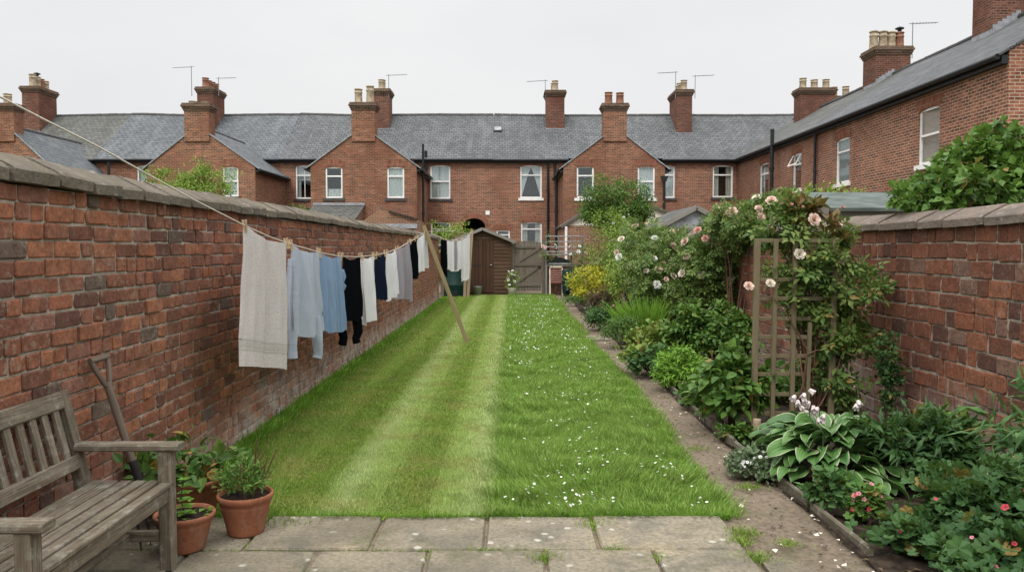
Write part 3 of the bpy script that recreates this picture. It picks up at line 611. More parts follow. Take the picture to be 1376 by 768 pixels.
# patio slabs
mb = MB()
rows = [(YP + .01, at(690, 744, 1).y), ]
YJ = gnd(690, 744).y
rowsY = [(YP, YJ), (YJ, YJ - .62), (YJ - .62, YJ - 1.3), (YJ - 1.3, YJ - 2.0)]
cuts = [[-2.25, gnd(345, 720).x, gnd(507, 720).x, gnd(653, 720).x, gnd(800, 720).x, gnd(990, 725).x],
        [-2.25, -1.68, gnd(421, 756).x, gnd(574, 756).x, gnd(733, 756).x, gnd(882, 756).x, gnd(1015, 760).x],
        [-2.25, -1.6, -.9, -.2, .5, 1.15], [-2.25, -1.5, -.7, .1, .8, 1.2]]
for (ya, yb), xs in zip(rowsY, cuts):
    for xa, xb in zip(xs[:-1], xs[1:]):
        g_ = .007; x0, x1, y0, y1 = xa + g_, xb - g_, yb + g_, ya - g_
        n = 6; dz = rnd.uniform(-.004, .004); tx, ty = rnd.uniform(-.006, .006), rnd.uniform(-.006, .006)
        out = []
        for (ax, ay, bx, by) in ((x0, y0, x1, y0), (x1, y0, x1, y1), (x1, y1, x0, y1), (x0, y1, x0, y0)):
            for k in range(n):
                s = k / n; j = .006 if 0 < k else .010
                cx, cy = (x0 + x1) / 2, (y0 + y1) / 2; px, py = ax + (bx - ax) * s, ay + (by - ay) * s
                q = 1 - rnd.uniform(0, j) / .3; out.append((cx + (px - cx) * q, cy + (py - cy) * q))
        zt = lambda q: .028 + dz + tx * (q[0] - x0) + ty * (q[1] - y0)
        ins = [(((x0 + x1) / 2) + (q[0] - (x0 + x1) / 2) * .975, ((y0 + y1) / 2) + (q[1] - (y0 + y1) / 2) * .965) for q in out]
        mb.face([(q[0], q[1], zt(q)) for q in ins])
        b = len(out); base = len(mb.v)
        mb.v += [(q[0], q[1], zt(q)) for q in ins] + [(q[0], q[1], zt(q) - .010) for q in out] + [(q[0], q[1], -.02) for q in out]
        for k in range(b):
            k2 = (k + 1) % b
            for l in (0, 1): mb.f.append((base + l * b + k2, base + l * b + k, base + (l + 1) * b + k, base + (l + 1) * b + k2)); mb.uv.append(None); mb.mi.append(0); mb.sm.append(False)
        # merge the islands of one slab: top face shares no verts, so build it again on the ring
        mb.f[-2 * b - 1] = tuple(range(base, base + b))
tag(mb.build('patio', M['slab']), kind='structure')
sheet('patio_bedding', XW, 1.24, YJ - 2.0, YP + .02, .008, 10, 10, M['path'], .006, 6)
# stepping slab in the path, broken concrete edge at the patio corner
mb = MB(); q = gnd(798, 454); mb.box(1.33, 1.72, q.y - .45, q.y + .25, -.01, .022); tag(mb.build('stepping_slab', M['slab']), 'pale square slab set across the dirt path halfway along', 'paving slab')
mb = MB(); mb.prism([(1.26, 3.2, -.01), (1.62, 3.25, -.01), (1.55, 3.75, -.01), (1.40, 4.02, -.01), (1.27, 4.05, -.01)], (0, 0, .03)); tag(mb.build('paving_fragment', M['slab']), 'broken grey paving fragment at the patio corner beside the dirt path', 'paving slab')
# ------------------------------------------------------------------ garden walls of single bricks
def brick_wall(name, face, sgn, y0, y1, course, blen, ztop, z_soldier, mats, label, cop_mat, cop_len, jit=.004):
    """wall along Y whose face is at x = face and looks towards sgn (+1: +X)"""
    root = empty(name, (face, (y0 + y1) / 2, 0), label, 'garden wall')
    V, Fc, MI = [], [], []
    ncourse = int(round(ztop / course)); course = ztop / ncourse; m = .0105 if sgn > 0 else .0125
    for r in range(ncourse):
        y = y0 - rnd.random() * blen; zc0 = r * course
        while y < y1:
            u = rnd.random(); L = blen if u > (.28 if r % 4 else .75) else blen * .5
            L *= rnd.uniform(.93, 1.07)
            a, b = max(y, y0), min(y + L, y1); y += L
            if b - a < .04: continue
            wv = .006 * math.sin(a * .8 + r * .2) + .004 * math.sin(a * 2.3)
            za, zb = zc0 + m / 2 + wv + rnd.uniform(-.003, .003), zc0 + course - m / 2 + wv + rnd.uniform(-.003, .003)
            a += m / 2 + rnd.uniform(-.002, .004); b -= m / 2 + rnd.uniform(-.002, .004)
            d = .010 + rnd.uniform(-.004, .005) + (.006 if rnd.random() < .05 else 0); ch = .0052 * rnd.uniform(.6, 1.6); tl = rnd.uniform(-.003, .003)
            o = len(V); J = lambda s=jit: rnd.uniform(-s, s)
            # octagonal front so the arrises look rounded and chipped
            cy, cz, hy, hz = (a + b) / 2, (za + zb) / 2, (b - a) / 2, (zb - za) / 2
            rim = []
            cut = ch * rnd.uniform(.6, 1.9)
            for sy, sz, k in ((-1, -1, 0), (-1, -1, 1), (1, -1, 1), (1, -1, 0), (1, 1, 0), (1, 1, 1), (-1, 1, 1), (-1, 1, 0)):
                yy = cy + sy * (hy - (cut if k == 1 else 0)); zz = cz + sz * (hz - (0 if k == 1 else cut))
                rim.append((yy + J(), zz + J()))
            for yy, zz in rim: V.append((face - sgn * .03, yy, zz))
            for yy, zz in rim: V.append((face + sgn * (d - ch * .8), yy, zz))
            for yy, zz in rim:
                V.append((face + sgn * (d + tl * (1 if yy > cy else -1)), cy + (yy - cy) * (1 - ch / hy), cz + (zz - cz) * (1 - ch / hz)))
            V.append((face + sgn * (d + J(.002)), cy, cz))
            for l in (0, 8):
                for k in range(8):
                    k2 = (k + 1) % 8; q = (o + l + k, o + l + k2, o + l + 8 + k2, o + l + 8 + k); Fc.append(q if sgn > 0 else q[::-1]); MI.append(0)
            for k in range(0, 8, 2):
                q = (o + 24, o + 16 + k, o + 16 + (k + 1) % 8, o + 16 + (k + 2) % 8); Fc.append(q); MI.append(0)
    # mortar bed, back and ends: one wavy sheet plus a box
    o = len(V); ny = int((y1 - y0) / .05); nzv = int(ztop / .03)
    for i in range(ny + 1):
        for j in range(nzv + 1): V.append((face + sgn * (rnd.uniform(-.003, .004)), y0 + (y1 - y0) * i / ny, ztop * j / nzv))
    for i in range(ny):
        for j in range(nzv):
            q = (o + i * (nzv + 1) + j, o + (i + 1) * (nzv + 1) + j, o + (i + 1) * (nzv + 1) + j + 1, o + i * (nzv + 1) + j + 1); Fc.append(q); MI.append(1)
    np_obj('brickwork', V, Fc, mats, root, mi=MI)
    mb = MB(); T = .23; xa, xb = sorted((face - sgn * .012, face - sgn * T)); mb.box(xa, xb, y0 + .003, y1, -.1, ztop); mb.build('rear_face', M['hb_yard'], root)
    # sloping coping stones with an overhang
    mb = MB(); y = y0 - .1
    xo = face + sgn * .055; xi = face - sgn * (T * .5); xo2 = face - sgn * (T + .055)
    while y < y1 + .05:
        L = cop_len * rnd.uniform(.75, 1.25); a, b = y + .010, min(y + L - .010, y1 + .06); y += L
        dz, dx, sk = rnd.uniform(-.007, .007), rnd.uniform(-.008, .008), rnd.uniform(-.010, .010)
        n = 4; prof = [(xo + dx, ztop + .004), (xo + dx, ztop + .058), (xo + dx - sgn * .018, ztop + .074), (xi, ztop + .150), (xo2, ztop + .07), (xo2, ztop + .004)]
        P = []
        for x_, z_ in prof + prof[:1]:
            P.append([(x_ + (rnd.uniform(-.003, .003)), a + (b - a) * k / n + rnd.uniform(-.002, .002), z_ + dz + sk * (k / n - .5) + .006 * math.sin(a * .8) + rnd.uniform(-.002, .002)) for k in range(n + 1)])
        for k in range(n + 1): P[-1][k] = P[0][k]
        mb.grid(P[:-1], True, sm=False, flip=(sgn < 0))
        for k in (0, n): mb.face([P[i][k] for i in range(6)])
        mbk = None
    o = mb.build('coping', cop_mat, root)
    return root
ztL = at(0, 243, (XW + .055) / ray(0, 243)[0]).z
wallL = brick_wall('garden_wall', XW, 1, .6, 24.6, .086, .235, ztL, 0, [M['brick_left'], M['mortar']], 'long weathered dark red brick wall behind the washing line and bench', M['coping'], .30)
ztR = at(1376, 299, (XR - .055) / ray(1376, 299)[0]).z
wallR = brick_wall('garden_wall', XR, -1, 1.5, 27.4, .122, .25, ztR, 0, [M['brick_right'], M['mortar']], 'red brick wall with pinkish coping behind the flower border', M['coping_right'], .42, .006)
# ------------------------------------------------------------------ terraced houses
YF, YW, YR = 41.0, 36.0, 45.0     # main facade, front of the rear wings, ridge line
def mainM(yf): return lambda u, z, d: (u, yf + d, z)
def rightM(xr): return lambda u, z, d: (xr + d, u, z)
def mb_box(mb, Mp, u0, u1, z0, z1, d0, d1, mi=0):
    c = [Mp(u0, z0, d0), Mp(u1, z0, d0), Mp(u1, z0, d1), Mp(u0, z0, d1), Mp(u0, z1, d0), Mp(u1, z1, d0), Mp(u1, z1, d1), Mp(u0, z1, d1)]
    mb.hexa(c, mi)
def wall_holes(mb, Mp, u0, u1, z0, z1, holes, rev=.12):
    us = sorted({u0, u1} | {h[k] for h in holes for k in (0, 1)}); zs = sorted({z0, z1} | {h[k] for h in holes for k in (2, 3)})
    us = [u for u in us if u0 <= u <= u1]; zs = [z for z in zs if z0 <= z <= z1]
    for a, b in zip(us[:-1], us[1:]):
        for c, d in zip(zs[:-1], zs[1:]):
            mu_, mz_ = (a + b) / 2, (c + d) / 2
            if any(h[0] < mu_ < h[1] and h[2] < mz_ < h[3] for h in holes): continue
            mb.face([Mp(a, c, 0), Mp(b, c, 0), Mp(b, d, 0), Mp(a, d, 0)])
    for h in holes:
        a, b, c, d = max(h[0], u0), min(h[1], u1), h[2], h[3]
        mb.face([Mp(a, c, 0), Mp(a, d, 0), Mp(a, d, rev), Mp(a, c, rev)]); mb.face([Mp(b, c, 0), Mp(b, c, rev), Mp(b, d, rev), Mp(b, d, 0)])
        mb.face([Mp(a, d, 0), Mp(b, d, 0), Mp(b, d, rev), Mp(a, d, rev)]); mb.face([Mp(a, c, 0), Mp(a, c, rev), Mp(b, c, rev), Mp(b, c, 0)])
def cloth_strip(mb, Mp, u0, u1, z0, z1, d, amp=.02, waves=6, tie=0.0, n=24):
    P = []
    for i in range(n + 1):
        s = i / n; row = []
        for j in range(9):
            v = j / 8; k = 1 - tie * math.sin(math.pi * min(1, (1 - v) * 1.15)) if tie else 1
            u = (u0 + (u1 - u0) * s * k) if tie >= 0 else (u1 - (u1 - u0) * (1 - s) * (1 + tie * math.sin(math.pi * min(1, (1 - v) * 1.15))))
            row.append(Mp(u, z0 + (z1 - z0) * v, d + amp * math.sin(s * waves * 6.28 + .6 * math.sin(v * 3))))
        P.append(row)
    mb.grid(P, uvs=lambda i, j: (i / n, j / 8))
def window(par, Mp, u0, u1, z0, z1, style='sash', curtain='net', sill='dark', lintel=True, arch=True, openq=False):
    """frame, glass, sill, curtains set in a recess; u0..u1, z0..z1 is the opening"""
    fr = MB(); fw = .07; d0, d1 = .045, .115
    mb_box(fr, Mp, u0, u0 + fw, z0, z1, d0, d1); mb_box(fr, Mp, u1 - fw, u1, z0, z1, d0, d1)
    mb_box(fr, Mp, u0 + fw, u1 - fw, z1 - fw, z1, d0, d1); mb_box(fr, Mp, u0 + fw, u1 - fw, z0, z0 + fw, d0, d1)
    rail = z0 + (z1 - z0) * (.52 if style == 'sash' else .70)
    mb_box(fr, Mp, u0 + fw, u1 - fw, rail - .03, rail + .03, d0 - .012, d1 - .01)
    if style == 'four':
        mid = (u0 + u1) / 2; mb_box(fr, Mp, mid - .014, mid + .014, z0 + fw, z1 - fw, d0 + .01, d1 - .02)
    o = fr.build('window', M['white'], par)
    pn = MB(); mb_box(pn, Mp, u0 + fw, u1 - fw, z0 + fw, rail - .03, .075, .081); mb_box(pn, Mp, u0 + fw, u1 - fw, rail + .03, z1 - fw, .065, .071)
    pn.build('pane', M['glass'], o)
    dk = MB(); e = .35
    dk.face([Mp(u0 - e, z0 - e, .9), Mp(u1 + e, z0 - e, .9), Mp(u1 + e, z1 + e, .9), Mp(u0 - e, z1 + e, .9)])
    for a, b in ((u0 - e, u0 - e), (u1 + e, u1 + e)): dk.face([Mp(a, z0 - e, .13), Mp(a, z1 + e, .13), Mp(a, z1 + e, .9), Mp(a, z0 - e, .9)])
    for z in (z0 - e, z1 + e): dk.face([Mp(u0 - e, z, .13), Mp(u1 + e, z, .13), Mp(u1 + e, z, .9), Mp(u0 - e, z, .9)])
    dk.build('room', M['dark'], o)
    cm = MB(); mt = M['curtain']
    if curtain == 'net': cloth_strip(cm, Mp, u0 + .05, u1 - .05, z0 + .05, z1 - .05, .125, .012, 5)
    elif curtain == 'half': cloth_strip(cm, Mp, u0 + .05, u1 - .05, z0 + (z1 - z0) * .55, z1 - .05, .17, .012, 5); cloth_strip(cm, Mp, u0 + .05, u0 + (u1 - u0) * .25, z0 + .05, z1 - .05, .22, .015, 2)
    elif curtain == 'drape':
        mt = M['drape']; wd = (u1 - u0) * .32; cloth_strip(cm, Mp, u0 + .04, u0 + wd, z0 + .05, z1 - .05, .135, .02, 3); cloth_strip(cm, Mp, u1 - wd, u1 - .04, z0 + .05, z1 - .05, .135, .02, 3)
    elif curtain == 'swag':
        wd = (u1 - u0) * .5
        for s in (-1, 1):
            P = []
            for i in range(15):
                q = i / 14; row = []
                for j in range(11):
                    v = j / 10; inner = max(0.0, wd * (1 - .92 * (1 - v) ** .8)); x = wd - inner * q if False else inner * q
                    uu = (u0 + .03 + x) if s < 0 else (u1 - .03 - x); row.append(Mp(uu, z0 + .05 + (z1 - z0 - .1) * v, .125 + .012 * math.sin(q * 18)))
                P.append(row)
            cm.grid(P, uvs=lambda i, j: (i / 14, j / 10))
    elif curtain == 'sill':
        cloth_strip(cm, Mp, u0 + .05, u1 - .05, z0 + .05, z0 + (z1 - z0) * .3, .17, .012, 5)
    if cm.v: cm.build('curtain', mt, o)
    if sill:
        sb = MB(); mb_box(sb, Mp, u0 - .10, u1 + .10, z0 - .13, z0 - .002, -.06, .045); sb.build('sill', M['darksill'] if sill == 'dark' else M['white'], o)
    if lintel:
        lb = MB(); n = 8; uc = (u0 + u1) / 2; hw = (u1 - u0) / 2 + .11; top = []; bot = []
        for k in range(n + 1):
            s = -1 + 2 * k / n; h = .055 * (1 - s * s) if arch else 0
            top.append((uc + s * (hw + .06), z1 + .235 + h)); bot.append((uc + s * hw, z1 + .004 - .0 + (h * 0)))
        for k in range(n):
            a, b, c, d = bot[k], bot[k + 1], top[k + 1], top[k]
            lb.face([Mp(*a, -.006), Mp(*b, -.006), Mp(*c, -.006), Mp(*d, -.006)]); lb.face([Mp(*d, -.006), Mp(*c, -.006), Mp(*c, .0), Mp(*d, .0)])
        lb.build('lintel', M['hb_arch'], o)
    if arch:   # shallow brick arch closing the head of the opening
        ab = MB(); n = 8
        for k in range(n):
            s0, s1 = -1 + 2 * k / n, -1 + 2 * (k + 1) / n; uc, hw = (u0 + u1) / 2, (u1 - u0) / 2; f = lambda s: z1 - .07 * s * s
            ab.hexa([Mp(uc + s0 * hw, f(s0), .004), Mp(uc + s1 * hw, f(s1), .004), Mp(uc + s1 * hw, f(s1), .05), Mp(uc + s0 * hw, f(s0), .05), Mp(uc + s0 * hw, z1 + .001, .004), Mp(uc + s1 * hw, z1 + .001, .004), Mp(uc + s1 * hw, z1 + .001, .05), Mp(uc + s0 * hw, z1 + .001, .05)])
        ab.build('head_arch', M['hb_arch'], o)
    if openq:
        ob = MB(); a, b = u0 + .02, u1 - .02
        for (p, q, r_, s_) in ((a, a + .05, 0, 1), (b - .05, b, 0, 1)):
            ob.hexa([Mp(p, rail, -.22), Mp(q, rail, -.22), Mp(q, rail, -.18), Mp(p, rail, -.18), Mp(p, z1 - .04, .0), Mp(q, z1 - .04, .0), Mp(q, z1 - .04, .04), Mp(p, z1 - .04, .04)])
        ob.hexa([Mp(a, rail - .05, -.235), Mp(b, rail - .05, -.235), Mp(b, rail - .05, -.19), Mp(a, rail - .05, -.19), Mp(a, rail, -.22), Mp(b, rail, -.22), Mp(b, rail, -.18), Mp(a, rail, -.18)])
        ob.build('open_light', M['white'], o)
    return o
def slab(mb, q, th):
    """a roof plane: four corners, given thickness upward along its normal"""
    q = [Vector(p) for p in q]; n = (q[1] - q[0]).cross(q[3] - q[0]).normalized()
    if n.z < 0: n = -n
    mb.hexa([p for p in q] + [p + n * th for p in q])
POTN = 0
def chimney(par, cx, cy, wx, wy, zb, zt, pots, brick='hb_chim', rows=1, cowl=None, aerial=None, ph=.62, flash=True):
    mb = MB(); h = zt - zb
    x0, x1, y0, y1 = cx - wx / 2, cx + wx / 2, cy - wy / 2, cy + wy / 2
    mb.box(x0, x1, y0, y1, zb, zt - .34)
    ch = mb.build('chimney', M[brick], par)
    cap = MB(); z = zt - .34
    for e, hh in ((.035, .085), (.075, .085), (.115, .085)):
        cap.box(x0 - e, x1 + e, y0 - e, y1 + e, z + .001, z + hh); z += hh
    cap.box(x0 - .08, x1 + .08, y0 - .08, y1 + .08, z + .001, zt)
    cap.build('chimney_cap', M['hb_dirty'], ch)
    n = len(pots); long_x = wx >= wy
    for k, kind in enumerate(pots):
        s = (k + .5) / n
        px, py = (x0 + wx * s, cy + (rnd.uniform(-.05, .05))) if long_x else (cx + rnd.uniform(-.05, .05), y0 + wy * s)
        if isinstance(kind, tuple): kind, px, py = kind
        hh = ph * rnd.uniform(.88, 1.1); r = .175
        p = MB(); prof = [(r * 1.1, 0), (r * 1.02, hh * .15), (r * .92, hh * .68), (r * 1.06, hh * .72), (r * 1.06, hh * .78), (r * .92, hh * .8), (r * .9, hh * .92), (r * 1.08, hh * .94), (r * 1.08, hh), (r * .8, hh), (r * .78, hh * .7)]
        p.lathe((px, py, zt), prof, 14)
        po = p.build('chimney_pot', M['potred' if kind == 'r' else 'potbuff'], ch)
        if cowl == k:
            c = MB(); c.lathe((px, py, zt + hh), [(.08, 0), (.08, .12), (.17, .14), (.18, .18), (.02, .25)], 12); c.build('chimney_cowl', M['black'], ch)
    if flash:
        f = MB(); e = .012; f.box(x0 - e, x1 + e, y0 - e, y0 - .002, zb + (flash if flash is not True else .02), zb + .14 + (flash if flash is not True else 0)); f.build('flashing', M['lead'], ch)
    for ax, az, dirn in (aerial or []):
        a = MB(); bx = cx + ax; y = y0 - .03
        a.tube([(bx, y, zt - .5), (bx, y, zt + az)], .018, 6)
        ex = Vector((math.cos(dirn), .25 * math.sin(dirn), .06 * math.sin(dirn * 3 + 1))); L = 1.0
        a.tube([Vector((bx, y, zt + az - .05)) - ex * .15, Vector((bx, y, zt + az - .05)) + ex * L], .014, 6)
        for k in range(8):
            c = Vector((bx, y, zt + az - .05)) + ex * (.1 + L * .88 * k / 7); s = .16 - .008 * k; a.tube([c + Vector((.05, -s, 0)), c + Vector((-.05, s, 0))], .007, 4)
        a.build('aerial', M['aerial'], ch)
    return ch
def pipe(par, pts, r=.05, hop=None):
    mb = MB(); mb.tube(pts, r, 8)
    a, b = Vector(pts[0]), Vector(pts[-1]); n = int((a - b).length / 1.8)
    for k in range(1, n + 1):
        c = a.lerp(b, k / (n + 1)); mb.tube([c - Vector((0, 0, .05)), c + Vector((0, 0, .05))], r * 1.35, 8)
    if hop: mb.prism([(hop[0] - .16, hop[1], hop[2] + .14), (hop[0] + .16, hop[1], hop[2] + .14), (hop[0] + .07, hop[1], hop[2] - .12), (hop[0] - .07, hop[1], hop[2] - .12)], (0, -.2, 0))
    mb.build('drainpipe', M['black'], par)
ZE = at(690, 211, YF).z; ZRG = at(690, 155, YR).z
X_ = lambda px, Y: at(px, 300, Y).x
Z_ = lambda py, Y: at(690, py, Y).z
BND = [-31.5, X_(181, YR), X_(386, YF) - .3, X_(662, YF), 16.2]
def main_house(i, x0, x1, label, slate, brick, wins, wing, chims, zoff=0.0, arch=None, yo=0.0):
    root = empty('terraced_house', ((x0 + x1) / 2, YF + yo, 0), label, 'house', None)
    yf = YF + yo; Mp = mainM(yf); ze, zr = ZE + zoff, ZRG + zoff
    holes = [(w_[0], w_[1], w_[2], w_[3]) for w_ in wins]
    if arch: holes.append(arch)
    mb = MB(); wall_holes(mb, Mp, x0, x1, -.05, ze - .02, holes)
    for x in (x0, x1): mb.face([(x, yf, -.05), (x, 49, -.05), (x, 49, ze - .02), (x, YR, zr - .05), (x, yf, ze - .02)])
    mb.face([(x0, 49, -.05), (x1, 49, -.05), (x1, 49, ze), (x0, 49, ze)])
    wl = mb.build('wall', M[brick], root)
    if arch:
        a = MB(); u0, u1, z0, z1 = arch; uc, hw = (u0 + u1) / 2, (u1 - u0) / 2; n = 12; zs = z1 - hw * .8
        for k in range(n):
            q = [math.pi * k / n, math.pi * (k + 1) / n]
            p0, p1 = [(uc - hw * math.cos(t_), zs + hw * .8 * math.sin(t_)) for t_ in q]
            a.hexa([Mp(p0[0], p0[1], .003), Mp(p1[0], p1[1], .003), Mp(p1[0], p1[1], .3), Mp(p0[0], p0[1], .3), Mp(p0[0], z1 + .01, .003), Mp(p1[0], z1 + .01, .003), Mp(p1[0], z1 + .01, .3), Mp(p0[0], z1 + .01, .3)])
            p2, p3 = [(uc - (hw + .24) * math.cos(t_), zs + (hw * .8 + .24) * math.sin(t_)) for t_ in q]
            a.face([Mp(*p0, -.006), Mp(*p1, -.006), Mp(*p3, -.006), Mp(*p2, -.006)])
        a.build('passage_arch', M['hb_arch'], root)
        d = MB(); mb_box(d, Mp, u0 - .1, u1 + .1, -.05, z1 + .1, 2.0, 2.1); mb_box(d, Mp, u0 - .2, u0 - .01, -.05, z1 + .1, .13, 2.0); mb_box(d, Mp, u1 + .01, u1 + .2, -.05, z1 + .1, .13, 2.0); d.build('passage', M['dark'], root)
    mb = MB(); g_ = .003
    nseg = 10
    sag = lambda s: -.05 * math.sin(math.pi * s) + .02 * math.sin(s * 9 + i)
    for k in range(nseg):
        s0, s1 = k / nseg, (k + 1) / nseg; a, b = x0 + g_ + (x1 - x0 - 2 * g_) * s0, x0 + g_ + (x1 - x0 - 2 * g_) * s1
        slab(mb, [(a, yf - .22, ze - .16 + .3 * sag(s0)), (b, yf - .22, ze - .16 + .3 * sag(s1)), (b, YR, zr + sag(s1)), (a, YR, zr + sag(s0))], .05)
    slab(mb, [(x0 + g_, YR + .02, zr), (x1 - g_, YR + .02, zr), (x1 - g_, 49.2, ze - .1), (x0 + g_, 49.2, ze - .1)], .05)
    rf = mb.build('roof', M[slate], root)
    mb = MB(); x = x0
    while x < x1 - .1:
        L = min(.45, x1 - x); s = (x - x0) / (x1 - x0); s2 = (x + L - x0) / (x1 - x0)
        mb.tube([(x + .01, YR, zr + .0 + sag(s) + rnd.uniform(-.008, .008)), (x + L - .005, YR, zr + .0 + sag(s2) + rnd.uniform(-.008, .008))], .125, 8); x += L
    mb.build('ridge_tiles', M['darksill'], root)
    mb = MB(); mb.box(x0, x1, yf - .16, yf - .004, ze - .30, ze - .16); mb.tube([(x0, yf - .25, ze - .17), (x1, yf - .25, ze - .17)], .065, 8); mb.build('gutter', M['black'], root)
    for w_ in wins: window(root, Mp, *w_[:4], **w_[4])
    if wing:
        a, b, zea, apx, zap, wh, wslate, sw, wcol = wing
        Mw = mainM(YW); holes = [h[:4] for h in wh]
        wb = MB(); wall_holes(wb, Mw, a, b, -.05, zea, holes)
        wb.face([(a, YW, zea), (b, YW, zea), (apx, YW, zap)])
        for x in (a, b): wb.face([(x, YW, -.05), (x, yf, -.05), (x, yf, zea), (x, YW, zea)])
        wb.build('wing_wall', M[wcol], root)
        rb = MB(); yb = yf + (zap - ze) / (zr - ze) * (YR - yf) + .35
        for xe in (a, b):
            s = -1 if xe == a else 1; sl = (zap - zea) / abs(apx - xe); ov = .18
            slab(rb, [(xe + s * ov, YW - .03, zea - sl * ov), (xe + s * ov, yf - .002, zea - sl * ov), (apx + s * .001, yb, zap), (apx + s * .001, YW - .03, zap)], .05)
        wr = rb.build('wing_roof', M[wslate], root)
        vb = MB()
        for xe in (a, b):
            s = -1 if xe == a else 1; sl = (zap - zea) / abs(apx - xe); n_ = Vector((s * sl, 0, 1)).normalized()
            vb.beam(Vector((xe + s * .18, YW - .045, zea - sl * .18)) + n_ * .03, Vector((apx, YW - .045, zap)) + n_ * .03, .03, .045, (0, 0, 1))
        vb.build('verge', M['lead'], root)
        rt = MB(); y = YW
        while y < yb - .3: rt.tube([(apx, y, zap + .04), (apx, min(y + .44, yb), zap + .04)], .09, 8); y += .45
        rt.build('wing_ridge', M['darksill'], root)
        for xe in (a, b):
            gb = MB()
            s = -1 if xe == a else 1; sl = (zap - zea) / abs(apx - xe)
            gb.tube([(xe + s * .23, YW - .05, zea - sl * .18 - .02), (xe + s * .23, yf - .3, zea - sl * .18 - .02)], .06, 8)
            gb.box(*sorted((xe + s * .004, xe + s * .15)), YW + .01, yf - .01, zea - sl * .18 - .12, zea - sl * .18 - .01)
            gb.build('wing_gutter', M['black'], root)
        for h in wh: window(root, Mw, *h[:4], **h[4])
    for c_ in chims: chimney(root, *c_[0], **c_[1])
    return root
def pw(xa, xb, ya, yb, Y, **k):
    k.setdefault('style', 'sash'); return (at(xa, ya, Y).x, at(xb, ya, Y).x, at(xa, yb, Y).z, at(xa, ya, Y).z, k)
def wing(xa, xb, yea, pxa, yap, wins, slate, col='hb_wing'): return (X_(xa, YW), X_(xb, YW), Z_(yea, YW), X_(pxa, YW), Z_(yap, YW), wins, slate, None, col)
def gch(xa, xb, ytop, yb, pots, **k):      # chimney standing on a wing's gable
    a, b = X_(xa, YW), X_(xb, YW); return (((a + b) / 2, YW + .29, b - a, .74, Z_(yb, YW), Z_(ytop, YW), pots), dict(k, flash=False, brick='hb_wing', ph=k.get('ph', .6)))
def rch(xa, xb, ytop, pots, deep=.9, dy=-.25, **k):   # chimney on the ridge, front face over the slope
    y = YR - .55 - deep / 2 + dy + deep / 2; a, b = X_(xa, YR - .8), X_(xb, YR - .8)
    zb = ZE + (y - deep / 2 - YF) / (YR - YF) * (ZRG - ZE) - .1
    return (((a + b) / 2, y, b - a, deep, zb, Z_(ytop, YR - .8), pots), dict(k))
houses = []
houses.append(main_house(0, BND[0], BND[1], 'far left brick terraced house with an old brownish slate roof and broad chimney', 'slate_old', 'hb_main2', [],
    wing(-70, 70, 224, 13, 170, [], 'slate_b'), [gch(-6, 24, 139, 190, [('b', X_(10, YW), YW + .3)], ph=.45), rch(47, 69, 120, ['b', 'b', 'r', 'b'], 1.7, cowl=1)], -.02))
houses.append(main_house(1, BND[1], BND[2], 'brick terraced house with clean blue slates and a climber-clad gabled rear wing', 'slate_b', 'hb_main2',
    [pw(184, 207, 222, 268, YF, curtain='half')], wing(199, 344, 224, 268, 170, [pw(299, 320, 224, 264, YW, curtain='net')], 'slate_b'),
    [gch(251, 284, 139, 190, ['b', 'b'], ph=.12), rch(276, 297, 121, ['r', 'r', 'r', 'r'], 1.7, aerial=[(-.7, 1.1, 3.3), (.75, .5, 6.0)], ph=.5)], 0.0))
zg0, zg1 = Z_(327, YF), Z_(298, YF)
houses.append(main_house(2, BND[2], BND[3], 'brick terraced house whose gabled wing has two white windows and a tall paired-pot chimney', 'slate', 'hb_main',
    [pw(397, 421, 222, 267, YF, curtain='half', style='four'), pw(578, 605, 222, 267, YF, curtain='net'), pw(579, 605, 298, 330, YF, curtain='sill', style='top'), ],
    wing(418, 560, 223, 489, 171, [pw(437, 460, 224, 266, YW, curtain='sill', style='top'), pw(520, 543, 224, 266, YW, curtain='net', style='top')], 'slate'),
    [gch(474, 505, 138, 190, ['b', 'b'], ph=.72), rch(504, 526, 122, ['b', 'b'], 1.2, ph=.6, aerial=[(.45, .75, 6.15)])], 0.01, arch=(X_(622, YF), X_(652, YF), -.05, Z_(293, YF))))
houses.append(main_house(3, BND[3], BND[4], 'brick terraced house with a swagged curtain window and a gabled wing behind the round tree', 'slate', 'hb_main',
    [pw(667, 685, 309, 330, YF, curtain='', style='top', arch=False), pw(699, 728, 222, 266, YF, curtain='swag', sill='white', style='top'), pw(700, 728, 298, 330, YF, curtain='drape', style='top'),
     pw(880, 907, 222, 266, YF, curtain='net', style='top'), pw(958, 985, 222, 265, YF, curtain='drape', style='top')],
    wing(757, 893, 224, 826, 172, [pw(775, 798, 223, 266, YW, curtain='', style='top', sill='white'), pw(857, 880, 223, 266, YW, curtain='net', sill='white')], 'slate'),
    [gch(810, 841, 139, 190, ['r', 'r'], ph=.6), rch(733, 757, 124, ['b', 'b'], 1.2, ph=.6, aerial=[(-.55, .55, 3.25)]), rch(903, 923, 125, ['b', 'b', 'b', 'b'], 2.0, ph=.55, aerial=[(-.5, .95, 3.4), (.55, .75, 6.2)])], -.01))
H = houses
